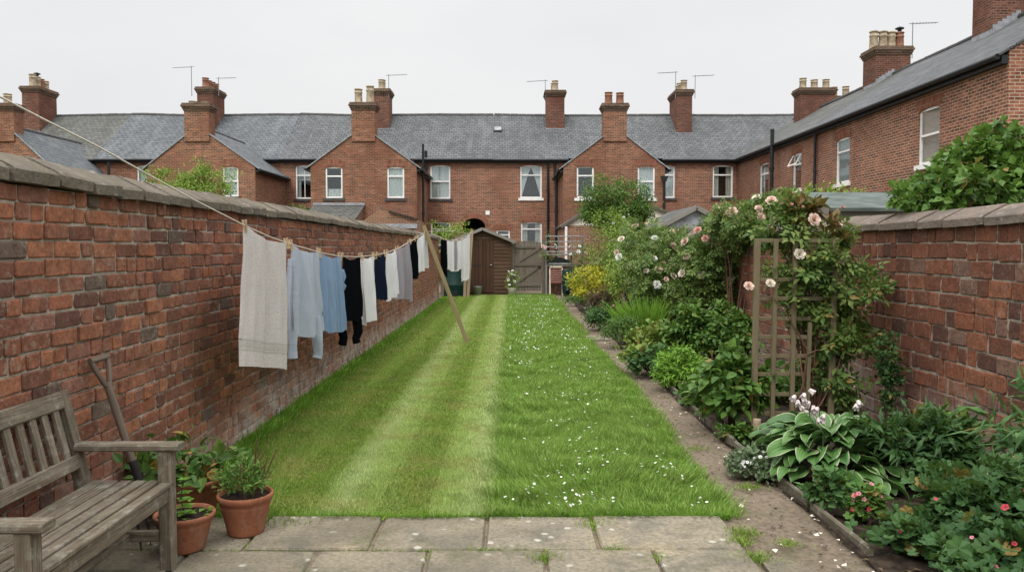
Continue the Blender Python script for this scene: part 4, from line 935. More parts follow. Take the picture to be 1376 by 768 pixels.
# skylight, vent, drainpipes
mb = MB(); yy = 43.4; z = ZE + (yy - YF) / 4 * (ZRG - ZE); sl = (ZRG - ZE) / 4
mb.hexa([(-.95, yy - .2, z - .2 * sl + .06), (-.5, yy - .2, z - .2 * sl + .06), (-.5, yy + .2, z + .2 * sl + .06), (-.95, yy + .2, z + .2 * sl + .06), (-.95, yy - .2, z - .2 * sl + .14), (-.5, yy - .2, z - .2 * sl + .14), (-.5, yy + .2, z + .2 * sl + .14), (-.95, yy + .2, z + .2 * sl + .14)])
sk = mb.build('skylight', M['black'], H[3])
mb = MB(); mb.hexa([(-.91, yy - .15, z - .15 * sl + .142), (-.54, yy - .15, z - .15 * sl + .142), (-.54, yy + .16, z + .16 * sl + .142), (-.91, yy + .16, z + .16 * sl + .142), (-.91, yy - .15, z - .15 * sl + .15), (-.54, yy - .15, z - .15 * sl + .15), (-.54, yy + .16, z + .16 * sl + .15), (-.91, yy + .16, z + .16 * sl + .15)]); mb.build('pane', M['lead'], sk)
mb = MB(); mb.box(X_(652.5, YF), X_(658, YF), YF - .04, YF - .003, Z_(288.5, YF), Z_(283, YF)); mb.build('air_vent', M['white'], H[3])
xw2 = X_(560, YW) + .1
pipe(H[2], [(xw2 + .1, YW + .9, 7.0 - .6), (xw2 + .1, YW + .9, 0)], .055)
pipe(H[2], [(X_(573, YF), YF - .1, Z_(203, YF)), (X_(573, YF), YF - .1, 0)], .075)
pipe(H[3], [(X_(736, YF), YF - .1, ZE - .2), (X_(736, YF), YF - .1, 0)], .06)
pipe(H[3], [(X_(747.5, YF - 2), YF - 2.0, Z_(236, YF - 2)), (X_(747.5, YF - 2), YF - 2.0, 0)], .07)
pipe(H[3], [(X_(745, YF), YF - .08, Z_(219, YF)), (X_(745, YF), YF - .08, Z_(235, YF))], .06)
xq = X_(893, YW) - .05
pipe(H[3], [(xq, YW - .12, Z_(245, YW)), (xq, YW - .12, 0)], .06, hop=(xq, YW - .04, Z_(241, YW)))
pipe(H[1], [(X_(361, 38.5), 38.4, Z_(232, 38.4)), (X_(361, 38.5), 38.4, 0)], .05)
pipe(H[0], [(X_(131, 38), 39.2, Z_(232, 38)), (X_(131, 38), 39.2, Z_(214, 38))], .07)
# ------------------------------------------------------------------ the terrace on the right, running away from us
XT = 11.6; ZT = 1.6 + (334 - 77) / (1347 - 686) * XT + .12; XTR = XT + 4.1; ZTR = 1.6 + .4535 * XTR
Yn = XT * F / (1347 - 686)
def ty(px): return XT * F / (px - 686)
def tz(py, Y): return at(690, py, Y).z
def thouse(i, y0, y1, label, brick, slate, wins, chims):
    root = empty('terraced_house', (XT, (y0 + y1) / 2, 0), label, 'house'); Mp = rightM(XT)
    mb = MB(); wall_holes(mb, Mp, y0, y1, -.05, ZT - .02, [w_[:4] for w_ in wins])
    xb = XTR + 4.1
    for y in (y0, y1): mb.face([(XT, y, -.05), (xb, y, -.05), (xb, y, ZT - .02), (XTR, y, ZTR - .04), (XT, y, ZT - .02)])
    mb.face([(xb, y0, -.05), (xb, y1, -.05), (xb, y1, ZT), (xb, y0, ZT)]); mb.build('wall', M[brick], root)
    mb = MB(); sl = (ZTR - ZT) / (XTR - XT); n = 8
    for k in range(n):
        a, b = y0 + (y1 - y0) * k / n + (.01 if k == 0 else 0), y0 + (y1 - y0) * (k + 1) / n - (.01 if k == n - 1 else 0)
        if i == 0 and k == 0: a -= .06
        sg = lambda y: -.05 * math.sin(math.pi * (y - y0) / (y1 - y0))
        slab(mb, [(XT - .25, a, ZT - .25 * sl), (XT - .25, b, ZT - .25 * sl), (XTR, b, ZTR + sg(b)), (XTR, a, ZTR + sg(a))], .05)
    slab(mb, [(XTR + .01, y0 + .01, ZTR), (XTR + .01, y1 - .01, ZTR), (xb + .25, y1 - .01, ZT - .25 * sl), (xb + .25, y0 + .01, ZT - .25 * sl)], .05)
    mb.build('roof', M[slate], root)
    mb = MB(); y = y0
    while y < y1 - .1: L = min(.45, y1 - y); mb.tube([(XTR, y + .01, ZTR + .02 + rnd.uniform(-.01, .01)), (XTR, y + L - .005, ZTR + .02 + rnd.uniform(-.01, .01))], .11, 8); y += L
    mb.build('ridge_tiles', M['darksill'], root)
    mb = MB(); mb.box(XT - .16, XT - .004, y0 + .01, y1, ZT - .32, ZT - .12); mb.tube([(XT - .27, y0, ZT - .16), (XT - .27, y1, ZT - .16)], .075, 8); mb.build('gutter', M['black'], root)
    for w_ in wins: window(root, Mp, *w_[:4], **w_[4])
    for c_ in chims: chimney(root, *c_[0], **c_[1])
    return root
def tw(xa, xb, yt, yb, **k):      # window by its pixels on the right facade (xb is the near edge)
    ya, yb_ = ty(xb), ty(xa); return (ya, yb_, tz(yb, ya), tz(yt, ya), k)
ysp = 30.9
T0 = thouse(0, Yn, ysp, 'nearest brick terraced house on the right with a lead-flashed chimney at the ridge', 'hb_right', 'slate',
    [tw(1229, 1257, 139, 217, curtain='net', sill='white'), tw(1119.5, 1138, 182, 244, curtain='net', style='top', sill='white')],
    [((15.9, 24.9 + .55, 2.1, 1.1, 7.9, 11.2, ['b', 'b', 'b']), dict(aerial=[(-1.1, .6, 3.3)]))])
T1 = thouse(1, ysp, 44.6, 'farther brick terraced house on the right with crowned pots and an open top window', 'hb_right', 'slate_old',
    [tw(1062, 1073.5, 204, 254, curtain='half', style='top', sill='white', openq=True), tw(1018, 1030, 217, 266, curtain='half', style='top')],
    [((15.5 + .15, 33.6, 1.42, 1.2, 7.9, tz(62, 33), ['b', 'b', 'b', 'r']), dict(aerial=[(.75, .95, 6.1)], cowl=3, ph=.7)),
     ((15.5 - .05, 41.0, 1.75, .9, 7.9, tz(118, 40.6), ['b', 'b', 'b']), dict(ph=.55, aerial=None)), ((17.4, 42.6, 1.2, .9, 7.2, tz(131, 42.6), ['r', 'b']), dict(ph=.6, flash=False))])
for px in (1095, 1044):
    y = ty(px); up = 1.3 if px == 1044 else 0
    pipe(T0 if px == 1095 else T1, [(XT - .1 - (.22 if up else 0), y, ZT - .2 + up * .55), (XT - .1 - (.22 if up else 0), y, 0)], .055 if not up else .085)
# stepped flashings beside the two big chimneys
for par, x0, x1, y, zb in ((T0, 14.85, 16.9, 24.9, 0), (T1, 14.94, 16.4, 33.0, 0)):
    f = MB(); sl = (ZTR - ZT) / (XTR - XT); n = 6
    for k in range(n):
        a = x0 + (XTR - x0) * k / n; b = x0 + (XTR - x0) * (k + 1) / n; z = ZT + (a - XT) * sl
        if x0 < XTR: f.box(a, b, y - .014, y - .002, z, z + .30)
    f.build('step_flashing', M['lead'], par)
    f = MB(); f.box(x0 - .014, x0 - .002, y, y + 1.1, ZT + (x0 - XT) * sl, ZT + (x0 - XT) * sl + .16); f.build('side_flashing', M['lead'], par)
# ------------------------------------------------------------------ garden furniture and outbuildings
def bevel(o, wdt=.004, seg=2):
    m = o.modifiers.new('bevel', 'BEVEL'); m.width = wdt; m.segments = seg; m.limit_method = 'ANGLE'; return o
# shed ------------------------------------------------------------
YS = 27.75
x0, x1 = at(632, 390, YS).x + .02, at(686, 390, YS).x; xa = at(648.5, 310, YS).x
ze_l, zap = at(632, 323, YS).z, at(648.5, 307.5, YS).z; ze_r = at(687, 323, YS).z
xl = 2 * xa - x1
shed = empty('shed', ((xl + x1) / 2, YS, 0), 'brown timber shed with an overlapping board front and a plank door, at the lawn end', 'shed')
dw0, dw1 = at(633, 390, YS).x, at(663.5, 390, YS).x; dz1 = at(650, 321.5, YS).z
mb = MB(); z = .06; k = 0
while z < zap - .03:
    h = .125; z2 = min(z + h, zap)
    for a, b in ((xl, dw0), (dw1, x1)) if z2 < dz1 + .02 else ((xl, x1),):
        f = lambda zz: max(0.0, (zz - ze_r) / (zap - ze_r)) if zz > ze_r else 0
        a0, b0 = a + (xa - a) * f(z), b + (xa - b) * f(z); a1, b1 = a + (xa - a) * f(z2), b + (xa - b) * f(z2)
        if b0 - a0 < .02: continue
        o_ = rnd.random() * 3; u = [(o_ + p[0], p[1] + k * .3) for p in ((a0, z), (b0, z), (b0, z), (a0, z), (a1, z2), (b1, z2), (b1, z2), (a1, z2))]
        mb.hexa([(a0, YS - .022, z), (b0, YS - .022, z), (b0, YS + .02, z), (a0, YS + .02, z), (a1, YS - .002, z2), (b1, YS - .002, z2), (b1, YS + .02, z2), (a1, YS + .02, z2)], grain=u)
    z = z2; k += 1
for xs in (xl, x1):
    z = .06
    while z < ze_r - .01:
        z2 = min(z + .125, ze_r); s = -1 if xs == xl else 1; o_ = rnd.random() * 3
        mb.hexa([(xs, YS + .02, z), (xs + s * .02, YS + .02, z), (xs + s * .02, YS + 2.3, z), (xs, YS + 2.3, z), (xs, YS + .02, z2), (xs + s * .003, YS + .02, z2), (xs + s * .003, YS + 2.3, z2), (xs, YS + 2.3, z2)], grain=[(o_, z), (o_, z), (o_ + 2.3, z), (o_ + 2.3, z), (o_, z2), (o_, z2), (o_ + 2.3, z2), (o_ + 2.3, z2)]); z = z2
mb.face([(xl, YS + 2.3, 0), (x1, YS + 2.3, 0), (x1, YS + 2.3, ze_r), (xa, YS + 2.3, zap), (xl, YS + 2.3, ze_r)]); mb.box(xl, x1, YS + .0, YS + 2.3, -.02, .058)
mb.build('wall', M['shed'], shed)
mb = MB(); n = 6
for k in range(n):
    a, b = dw0 + (dw1 - dw0) * k / n + .004, dw0 + (dw1 - dw0) * (k + 1) / n - .004; mb.beam(((a + b) / 2, YS - .012, .08), ((a + b) / 2, YS - .012, dz1), b - a, .03, (0, 1, 0))
door = mb.build('door', M['sheddoor'], shed)
mb = MB(); mb.lathe((dw1 - .09, YS - .06, at(660, 356, YS).z), [(0, -.03), (.03, -.02), (.035, 0), (.03, .02), (0, .03)], 10); mb.build('handle', M['metal'], door)
for zz in (at(640, 329, YS).z, at(640, 356, YS).z):
    mb = MB(); mb.box(dw0 + .02, dw0 + .34, YS - .034, YS - .028, zz - .02, zz + .02); mb.build('hinge', M['iron'], door)
mb = MB(); mb.box(x1 - .012, x1 + .03, YS - .045, YS + .02, .02, ze_r); mb.beam((dw0, YS - .03, dz1 + .035), (dw1, YS - .03, dz1 + .035), .02, .05); mb.build('corner_trim', M['shed'], shed)
mb = MB(); ov = .14; sl = (zap - ze_r) / (x1 - xa)
for s, xe in ((-1, xl), (1, x1)):
    slab(mb, [(xe + s * ov, YS - .16, ze_r - sl * ov + .01), (xe + s * ov, YS + 2.4, ze_r - sl * ov + .01), (xa, YS + 2.4, zap + .01), (xa, YS - .16, zap + .01)], .03)
mb.build('roof', M['felt'], shed)
mb = MB()
for s, xe in ((-1, xl), (1, x1)): mb.beam((xe + s * (ov + .02), YS - .175, ze_r - sl * ov + .0), (xa, YS - .175, zap + .0), .025, .10, (0, 0, 1))
mb.build('bargeboard', M['greywood'], shed)
# gate ------------------------------------------------------------
YG = 27.9; g0, g1 = at(690.5, 390, YG).x, at(727, 390, YG).x; gt = at(708, 326, YG).z; gtm = at(708, 323.5, YG).z
gate = empty('garden_gate', ((g0 + g1) / 2, YG, 0), 'grey boarded garden gate with two diagonal braces at the end of the lawn', 'gate')
mb = MB(); n = 9
for k in range(n):
    a, b = g0 + (g1 - g0) * k / n, g0 + (g1 - g0) * (k + 1) / n; s = (k + .5) / n * 2 - 1
    mb.beam(((a + b) / 2, YG, .12), ((a + b) / 2, YG, gt + (gtm - gt) * (1 - s * s)), b - a - .008, .022, (0, 1, 0))
mb.build('boards', M['gate'], gate)
mb = MB()
for py in (331, 355, 382): z = at(700, py, YG).z; mb.beam((g0 + .01, YG - .03, z), (g1 - .01, YG - .03, z), .035, .11)
mb.build('rails', M['gate'], gate)
for (a, b) in (((g0 + .06, 353.0), (g1 - .06, 333.0)), ((g0 + .06, 380.0), (g1 - .06, 357.0))):
    mb = MB(); mb.beam((a[0], YG - .032, at(700, a[1], YG).z), (b[0], YG - .032, at(700, b[1], YG).z), .03, .10); mb.build('brace', M['gate'], gate)
mb = MB(); mb.box(g1 - .14, g1 - .02, YG - .06, YG - .045, .95, 1.0); mb.build('latch', M['iron'], gate)
for px, tp, wd in ((688.6, 327, .10), (730.3, 323, .13)):
    x = at(px, 390, YG).x; mb = MB(); mb.beam((x, YG - .02, 0), (x, YG - .02, at(px, tp, YG).z), wd, .11, (0, 1, 0)); mb.build('gate_post', M['gate'], gate)
# rear fence: dark boards behind the bin and shed, low wall right of the gate
mb = MB(); fx0 = XW - .3; n = 9
rf = empty('boarded_fence', (-1.9, 27.9, 0), 'dark boarded fence behind the green compost bin', 'fence')
for k in range(12): x = fx0 + .1 + .105 * k; mb.beam((x, 28.2, 0), (x, 28.2, 1.55 + rnd.uniform(-.02, .02)), .1, .02, (0, 1, 0))
mb.build('boards', M['sheddoor'], rf)
mb = MB(); mb.beam((-2.26, 26.2, 0), (-2.26, 26.2, 1.9), .09, .09, (0, 1, 0)); mb.build('post', M['gate'], rf)
lw = empty('low_wall', (2.6, 28.4, 0), 'low brick wall under the white railing right of the gate', 'garden wall')
mb = MB(); mb.box(g1 + .25, 5.5, 28.5, 28.73, 0, 1.0); mb.build('brickwork', M['hb_yard'], lw)
mb = MB(); mb.box(g1 + .24, 5.5, 28.46, 28.77, 1.003, 1.06); mb.build('coping', M['coping'], lw)
# compost bin -----------------------------------------------------
b = gnd(613, 397.5); bx = at(612, 390, 26.9).x
cb = empty('compost_bin', (bx, 26.95, 0), 'dark green plastic compost bin beside the shed, half hidden by hanging washing', 'bin')
mb = MB(); mb.lathe((bx, 26.95, 0), [(.0, 0), (.46, 0), (.47, .03), (.45, .34), (.46, .36), (.46, .40), (.44, .42), (.41, .92), (.40, .96)], 20); mb.build('body', M['bin'], cb)
mb = MB(); mb.lathe((bx, 26.95, 0), [(.43, .95), (.43, 1.0), (.30, 1.07), (.0, 1.1)], 20); mb.build('lid', M['bin'], cb)
mb = MB(); mb.box(bx - .07, bx + .07, 26.46, 26.5, .06, .2); mb.build('tap', M['black'], cb)
# bucket
bk = at(642, 388, 27.3); 
o = empty('bucket', (bk.x, 27.3, 0), 'small galvanised bucket standing at the foot of the shed door', 'bucket')
mb = MB(); mb.lathe((bk.x, 27.3, 0), [(0, .01), (.10, .01), (.16, .30), (.17, .31), (.155, .30), (.1, .03)], 16); mb.build('body', M['metal'], o)
mb = MB(); mb.tube([(bk.x + .16 * math.cos(a), 27.3 - .04, .30 + .13 * math.sin(a)) for a in [math.pi * k / 10 for k in range(11)]], .006, 5); mb.build('handle', M['iron'], o)
# right of the gate: potting bench, folding chair, wheeled bin, railing
YB = 27.6
px_ = lambda p, Y=YB: at(p, 380, Y).x
pb = empty('potting_bench', (px_(752), YB + .2, 0), 'weathered grey potting bench with a raised back shelf right of the gate', 'bench')
zt, zs = at(750, 357, YB).z, at(750, 342, YB + .35).z
mb = MB()
for k in range(4): mb.beam((px_(732), YB + .08 + .14 * k, zt), (px_(772), YB + .08 + .14 * k, zt), .13, .03)
mb.build('top', M['greywood'], pb)
mb = MB(); mb.beam((px_(731), YB + .42, zs), (px_(771), YB + .42, zs), .34, .06); mb.build('shelf', M['greywood'], pb)
for p, y, hh in ((734, YB + .03, zt), (737.5, YB + .5, zs), (770, YB + .03, zt), (769, YB + .5, zs)):
    mb = MB(); mb.beam((px_(p), y, 0), (px_(p), y, hh - .03), .06, .06, (0, 1, 0)); mb.build('leg', M['greywood'], pb)
gb_ = MB(); xL, xR = px_(738), px_(769); zz = zt + .018; n = 14
P0 = []
for k in range(n + 1):
    s = k / n; P0.append((xL + (xR - xL) * s, zz + .10 + .17 * (1 - (2 * s - .7) ** 2 / 1.7)))
gb_.prism([(x, YB + .05, z) for x, z in P0] + [(xR, YB + .05, zz), (xL, YB + .05, zz)], (0, .4, 0))
dome = empty('barbecue', ((xL + xR) / 2, YB + .25, zt), 'black curved-lid barbecue lying on the potting bench', 'barbecue')
gb_.build('lid', m_plain('glossy_black_enamel', (.012, .016, .017, 1), .15, .1, 4, .6), dome)
mb = MB(); mb.beam((xL - .02, YB + .03, zz + .05), (xR + .02, YB + .03, zz + .05), .03, .06); mb.build('rim', M['metal'], dome)
fc = empty('slatted_chair', (px_(746), YB - .25, 0), 'small folding chair with cream frame and dark red slats, folded against the potting bench', 'chair')
c0, c1 = px_(738.5), px_(755); zl, zh = at(746, 379.5, YB - .2).z, at(746, 359.5, YB - .1).z
cr_ = m_plain('cream_paint', (.55, .47, .36, 1), .6); rd_ = m_plain('dark_red_slat_paint', (.17, .05, .045, 1), .6)
for x in (c0, c1): mb = MB(); mb.beam((x, YB - .32, 0), (x, YB - .08, zh), .045, .035, (0, 1, 0)); mb.build('frame_leg', cr_, fc)
for k in range(7):
    s = k / 6; z = zl + (zh - .06 - zl) * s; y = YB - .32 + .24 * z / zh
    mb = MB(); mb.beam((c0 + .02, y - .02, z), (c1 - .02, y - .02, z), .018, .062 if k % 1 == 0 else .03); mb.build('slat', rd_ if k % 1 == 0 else cr_, fc)
mb = MB(); mb.beam((c0, YB - .10, zh + .03), (c1, YB - .10, zh + .03), .03, .07)
for k in range(6): s = (k + .5) / 6; z = zl + (zh - .06 - zl) * s; mb.beam((c0 + .02, YB - .325 + .24 * z / zh, z), (c1 - .02, YB - .325 + .24 * z / zh, z), .02, .03)
mb.build('back_rail', cr_, fc)
wb_ = empty('water_butt', (px_(761.5), YB - .3, 0), 'narrow dark green water butt with a lid beside the path end', 'water butt')
mb = MB(); x = px_(761.5, YB - .3); mb.lathe((x, YB - .3, 0), [(0, 0), (.13, 0), (.15, .05), (.17, .4), (.16, .8), (.15, .82)], 16); mb.build('body', M['bin'], wb_)
mb = MB(); mb.lathe((x, YB - .3, 0), [(.17, .80), (.17, .86), (.1, .9), (0, .91)], 16); mb.build('lid', M['bin'], wb_)
mb = MB(); mb.lathe((x, YB - .52, .18), [(0, -.06), (.06, -.05), (.075, 0), (.06, .05), (0, .06)], 12); mb.build('tap', M['black'], wb_)
rl = empty('railing', (px_(757, 29.5), 29.5, 0), 'thin white-grey metal railing behind the potting bench', 'railing')
for py in (317.5, 324.5, 331.5, 338): z = at(757, py, 29.5).z; mb = MB(); mb.tube([(px_(733, 29.5), 29.5, z), (px_(786, 29.5), 29.5, z)], .018, 6); mb.build('rail', M['metal'], rl)
for p in (733.5, 750, 768, 782): mb = MB(); mb.tube([(px_(p, 29.5), 29.5, 0), (px_(p, 29.5), 29.5, at(p, 316, 29.5).z)], .022, 6); mb.build('post', M['metal'], rl)
# outbuildings -----------------------------------------------------
def outhouse(name, label, cat, X0, X1, Y0, Y1, ze, zr, ridge, wallm, roofm, board=None, gable_m=None, ov=.12, th=.05):
    """small pitched building; ridge runs along 'y' (gable to us) or 'x' (eaves to us)"""
    r = empty(name, ((X0 + X1) / 2, Y0, 0), label, cat); mb = MB(); xm, ym = (X0 + X1) / 2, (Y0 + Y1) / 2
    if ridge == 'y':
        for y in (Y0, Y1): mb.face([(X0, y, 0), (X1, y, 0), (X1, y, ze), (X0, y, ze)])
        for x in (X0, X1): mb.face([(x, Y0, 0), (x, Y1, 0), (x, Y1, ze), (x, Y0, ze)])
        for y in (Y0, Y1): gm = MB(); gm.prism([(X0, y, ze), (X1, y, ze), (xm, y, zr)], (0, .04 if y == Y0 else -.04, 0)); gm.build('gable', M[gable_m or wallm], r)
        rb = MB(); sl = (zr - ze) / (X1 - xm)
        for s, x in ((-1, X0), (1, X1)): slab(rb, [(x + s * ov, Y0 - ov, ze - sl * ov), (x + s * ov, Y1 + ov, ze - sl * ov), (xm, Y1 + ov, zr), (xm, Y0 - ov, zr)], th)
        bb = MB()
        for s, x in ((-1, X0), (1, X1)): bb.beam((x + s * ov, Y0 - ov - .015, ze - sl * ov), (xm, Y0 - ov - .015, zr), .025, .11)
    else:
        for x in (X0, X1): mb.face([(x, Y0, 0), (x, Y1, 0), (x, Y1, ze), (x, ym, zr), (x, Y0, ze)])
        for y in (Y0, Y1): mb.face([(X0, y, 0), (X1, y, 0), (X1, y, ze), (X0, y, ze)])
        rb = MB(); sl = (zr - ze) / (Y1 - ym)
        for s, y in ((-1, Y0), (1, Y1)): slab(rb, [(X0 - ov, y + s * ov, ze - sl * ov), (X1 + ov, y + s * ov, ze - sl * ov), (X1 + ov, ym, zr), (X0 - ov, ym, zr)], th)
        bb = MB()
        for s, y in ((-1, Y0), (1, Y1)): bb.beam((X0 - ov - .015, y + s * ov, ze - sl * ov), (X0 - ov - .015, ym, zr), .025, .12)
    mb.build('wall', M[wallm], r); rb.build('roof', M[roofm], r)
    if board: bb.build('bargeboard', M[board], r)
    return r
# felt-roofed shed behind the right wall
Y0 = 10.6; p = at(1117, 284, Y0); q = at(1073, 260.5, 12.0)
sh2 = outhouse('shed', 'pale shed with a green-grey felt roof just behind the right wall', 'shed', (p.x + q.x) / 2, 7.6, Y0, 13.4, p.z + .02, q.z - .02, 'x', 'greywood', 'felt', 'greywood', ov=.10, th=.045)
# grey gabled glasshouse-like shed further down
Yg = 19.5; a = at(884, 306, Yg); b = at(962, 296, Yg); c_ = at(935, 279, Yg)
outhouse('shed', 'small grey gabled garden shed with a felt roof beyond the roses', 'shed', a.x, 2 * c_.x - a.x, Yg, Yg + 3.2, a.z, c_.z, 'y', 'greywood', 'slate_old', 'greywood', gable_m='lead', ov=.1)
# cream rendered outhouses by the far wing
Yo = 32.0; a = at(757, 303, Yo); c_ = at(800, 274, Yo)
outhouse('outhouse', 'cream rendered outhouse with a dark verge left of the round tree', 'outhouse', a.x, a.x + 2.9, Yo, YW - .1, a.z, a.z + .95, 'y', 'hb_yard', 'slate', 'gate', 'render', ov=.1)
mb = MB(); x = at(761, 320, 31.6).x; mb.tube([(x, 31.7, 0), (x, 31.7, at(761, 304, 31.6).z)], .05, 8); tag(mb.build('drainpipe_post', M['white'], None, (x, 31.7, 0)), 'white pipe standing at the corner of the cream outhouse', 'pipe')
Yo = 32.5; a = at(862, 290, Yo)
outhouse('outhouse', 'cream outhouse with a grey roof just behind the grey gabled shed', 'outhouse', a.x - .9, a.x + 1.6, Yo, YW - .1, at(892, 291, Yo).z, at(870, 277, Yo).z, 'y', 'render', 'slate', 'gate', 'render', ov=.1)
# lean-to with slate roof against the left wing, and the raking yard wall
l0, l1 = X_(427, 35.9), X_(490, 35.9); zt2, zb2 = at(450, 277.5, 35.9).z, at(450, 302, 33.4).z
ln = empty('lean_to', ((l0 + l1) / 2, 34.5, 0), 'slate-roofed lean-to against the gabled wing, seen over the left wall', 'lean-to')
mb = MB(); slab(mb, [(l0 - .2, 33.2, zb2), (l1 - .0, 33.2, zb2), (l1, 35.98, zt2), (l0 - .2, 35.98, zt2)], .06); mb.build('roof', M['slate_old'], ln)
mb = MB(); mb.hexa([(l0 - .1, 33.4, 0), (l1 - .1, 33.4, 0), (l1 - .1, 35.95, 0), (l0 - .1, 35.95, 0), (l0 - .1, 33.4, zb2 + .1), (l1 - .1, 33.4, zb2 + .1), (l1 - .1, 35.95, zt2 - .03), (l0 - .1, 35.95, zt2 - .03)]); mb.build('wall', M['hb_yard'], ln)
mb = MB(); mb.box(l0 - .2, l1 + .01, 35.9, 35.985, zt2 + .06, zt2 + .17); mb.build('flashing', M['lead'], ln)
yo_ = empty('outhouse', (X_(530, 34), 33.4, 0), 'raking brick outhouse front with a grey lintel over a dark opening', 'outhouse')
Yq = 33.4; px2 = lambda p, y: at(p, y, Yq)
A_, B_, C_, D_ = px2(487, 297), px2(510, 281), px2(523, 285), px2(561, 296)
mb = MB(); u0_, u1_ = px2(520, 305).x, px2(556, 305).x; zo = px2(540, 307).z
Mq = mainM(Yq); mb.face([(A_.x, Yq, 0), (u0_, Yq, 0), (u0_, Yq, zo), (A_.x, Yq, zo)]); mb.face([(u1_, Yq, 0), (D_.x, Yq, 0), (D_.x, Yq, zo), (u1_, Yq, zo)])
mb.face([(A_.x, Yq, zo), (D_.x, Yq, zo), (D_.x, Yq, D_.z), (C_.x, Yq, C_.z), (B_.x, Yq, B_.z), (A_.x, Yq, A_.z)])
mb.face([(D_.x, Yq, 0), (D_.x, YW, 0), (D_.x, YW, D_.z), (D_.x, Yq, D_.z)]); mb.face([(A_.x, Yq, A_.z), (B_.x, Yq, B_.z), (B_.x, YW, B_.z), (A_.x, YW, A_.z)])
mb.build('wall', M['hb_yard'], yo_)
mb = MB(); mb.box(u0_ - .5, u1_ + .15, Yq - .06, Yq - .003, zo + .01, zo + .2); mb.build('lintel', M['lead'], yo_)
mb = MB(); mb.face([(u0_, Yq + .4, 0), (u1_, Yq + .4, 0), (u1_, Yq + .4, zo), (u0_, Yq + .4, zo)]); mb.build('opening', M['dark'], yo_)
mb = MB(); mb.beam((C_.x, Yq - .02, C_.z + .04), (D_.x, Yq - .02, D_.z + .04), .2, .06); mb.build('roof_edge', M['black'], yo_)
mb = MB(); mb.prism([(B_.x - .08, Yq - .01, B_.z), (B_.x + .10, Yq - .01, B_.z - .02), (B_.x + .07, Yq - .01, B_.z + .13), (B_.x - .04, Yq - .01, B_.z + .16)], (0, .2, 0)); mb.build('finial', M['coping_right'], yo_)
# ------------------------------------------------------------------ bench
bench = empty('bench', (-1.9, 3.3, 0), 'weathered silvery wooden garden bench against the left wall', 'bench')
yN, yFr = 2.74, 3.86; xf, xb_ = -1.69, -2.10
def part(name, a, b, w, h, up=(0, 0, 1), mat='bench', par=bench, bev=0.0):
    mb = MB(); mb.beam(a, b, w, h, up, bev=bev); return mb.build(name, M[mat], par)
ZB = .028
for y in (yN, yFr):
    part('leg', (xf, y, ZB), (xf, y, .615), .065, .065, (0, 1, 0), bev=.006)
    mb = MB(); mb.beam((xb_ + .02, y, ZB), (xb_ - .005, y, .47), .06, .065, (0, 1, 0)); mb.beam((xb_ - .004, y, .465), (xb_ - .11, y, .905), .06, .06, (0, 1, 0)); mb.build('leg', M['bench'], bench)
    part('armrest', (xb_ - .02, y, .635), (xf + .075, y, .635), .085, .036, (0, 0, 1), bev=.008)
    part('stretcher', (xb_ + .02, y, .19), (xf, y, .19), .035, .05)
    part('seat_rail', (xb_, y, .39), (xf, y, .39), .035, .07)
part('apron', (xf + .006, yN, .405), (xf + .006, yFr, .405), .03, .075, bev=.006)
part('rear_rail', (xb_ + .02, yN, .39), (xb_ + .02, yFr, .39), .03, .07)
for k in range(6):
    x = xf + .005 - .07 * k; part('seat_slat', (x, yN - .0, .452 - .008 * (k == 5)), (x, yFr + (.012 if k else .0), .452), .055, .022, bev=.005)
part('long_stretcher', ((xf + xb_) / 2, yN, .19), ((xf + xb_) / 2, yFr, .19), .05, .03)
bk_ = lambda z: xb_ - .004 - .106 * (z - .465) / .44
part('top_rail', (bk_(.86) + .01, yN, .865), (bk_(.86) + .01, yFr, .865), .035, .085, (-.24, 0, 1), bev=.008)
part('lower_rail', (bk_(.56) + .01, yN, .565), (bk_(.56) + .01, yFr, .565), .035, .07, (-.24, 0, 1), bev=.006)
ns = 11
for k in range(ns):
    y = yN + (yFr - yN) * (k + 1) / (ns + 1); part('back_slat', (bk_(.59) + .012, y, .59), (bk_(.83) + .012, y, .83), .046, .016, (1, 0, .24))
# ------------------------------------------------------------------ garden fork
fk = empty('garden_fork', (-1.97, 4.22, 0), 'old garden fork with a worn wooden shaft leaning on the left wall behind the bench', 'garden fork')
tp = at(131, 497, 4.19); tp.x = XW + .07; tp.z = 1.02; bt = Vector((-1.98, 4.20, .34))
dr = (bt - tp).normalized(); sd = Vector((.25, 1, 0)); sd = (sd - dr * sd.dot(dr)).normalized()
mb = MB(); a0 = tp + dr * .13
mb.tube([a0 - dr * .0, a0 + dr * .15, (a0 + bt) / 2, bt], [.019, .021, .020, .017], 10)
for s in (-1, 1): mb.tube([tp + sd * s * .058, tp + sd * s * .05 + dr * .05, a0 + sd * s * .012 + dr * .02], [.012, .014, .014], 8)
mb.tube([tp + sd * .066, tp - sd * .066], [.017, .017], 10); mb.build('shaft', M['handle'], fk)
mb = MB(); mb.tube([bt - dr * .14, bt + dr * .08], [.023, .018], 10)
mb.tube([bt + dr * .08 - sd * .10, bt + dr * .065, bt + dr * .08 + sd * .10], .011, 6)
for s in (-1, -.33, .33, 1):
    e = bt + dr * .08 + sd * .10 * s; mb.tube([e, e + dr * .12 + sd * s * .005, Vector((e.x + .05, e.y + .02 * s, .03))], [.008, .007, .003], 6)
mb.build('tines', M['iron'], fk)
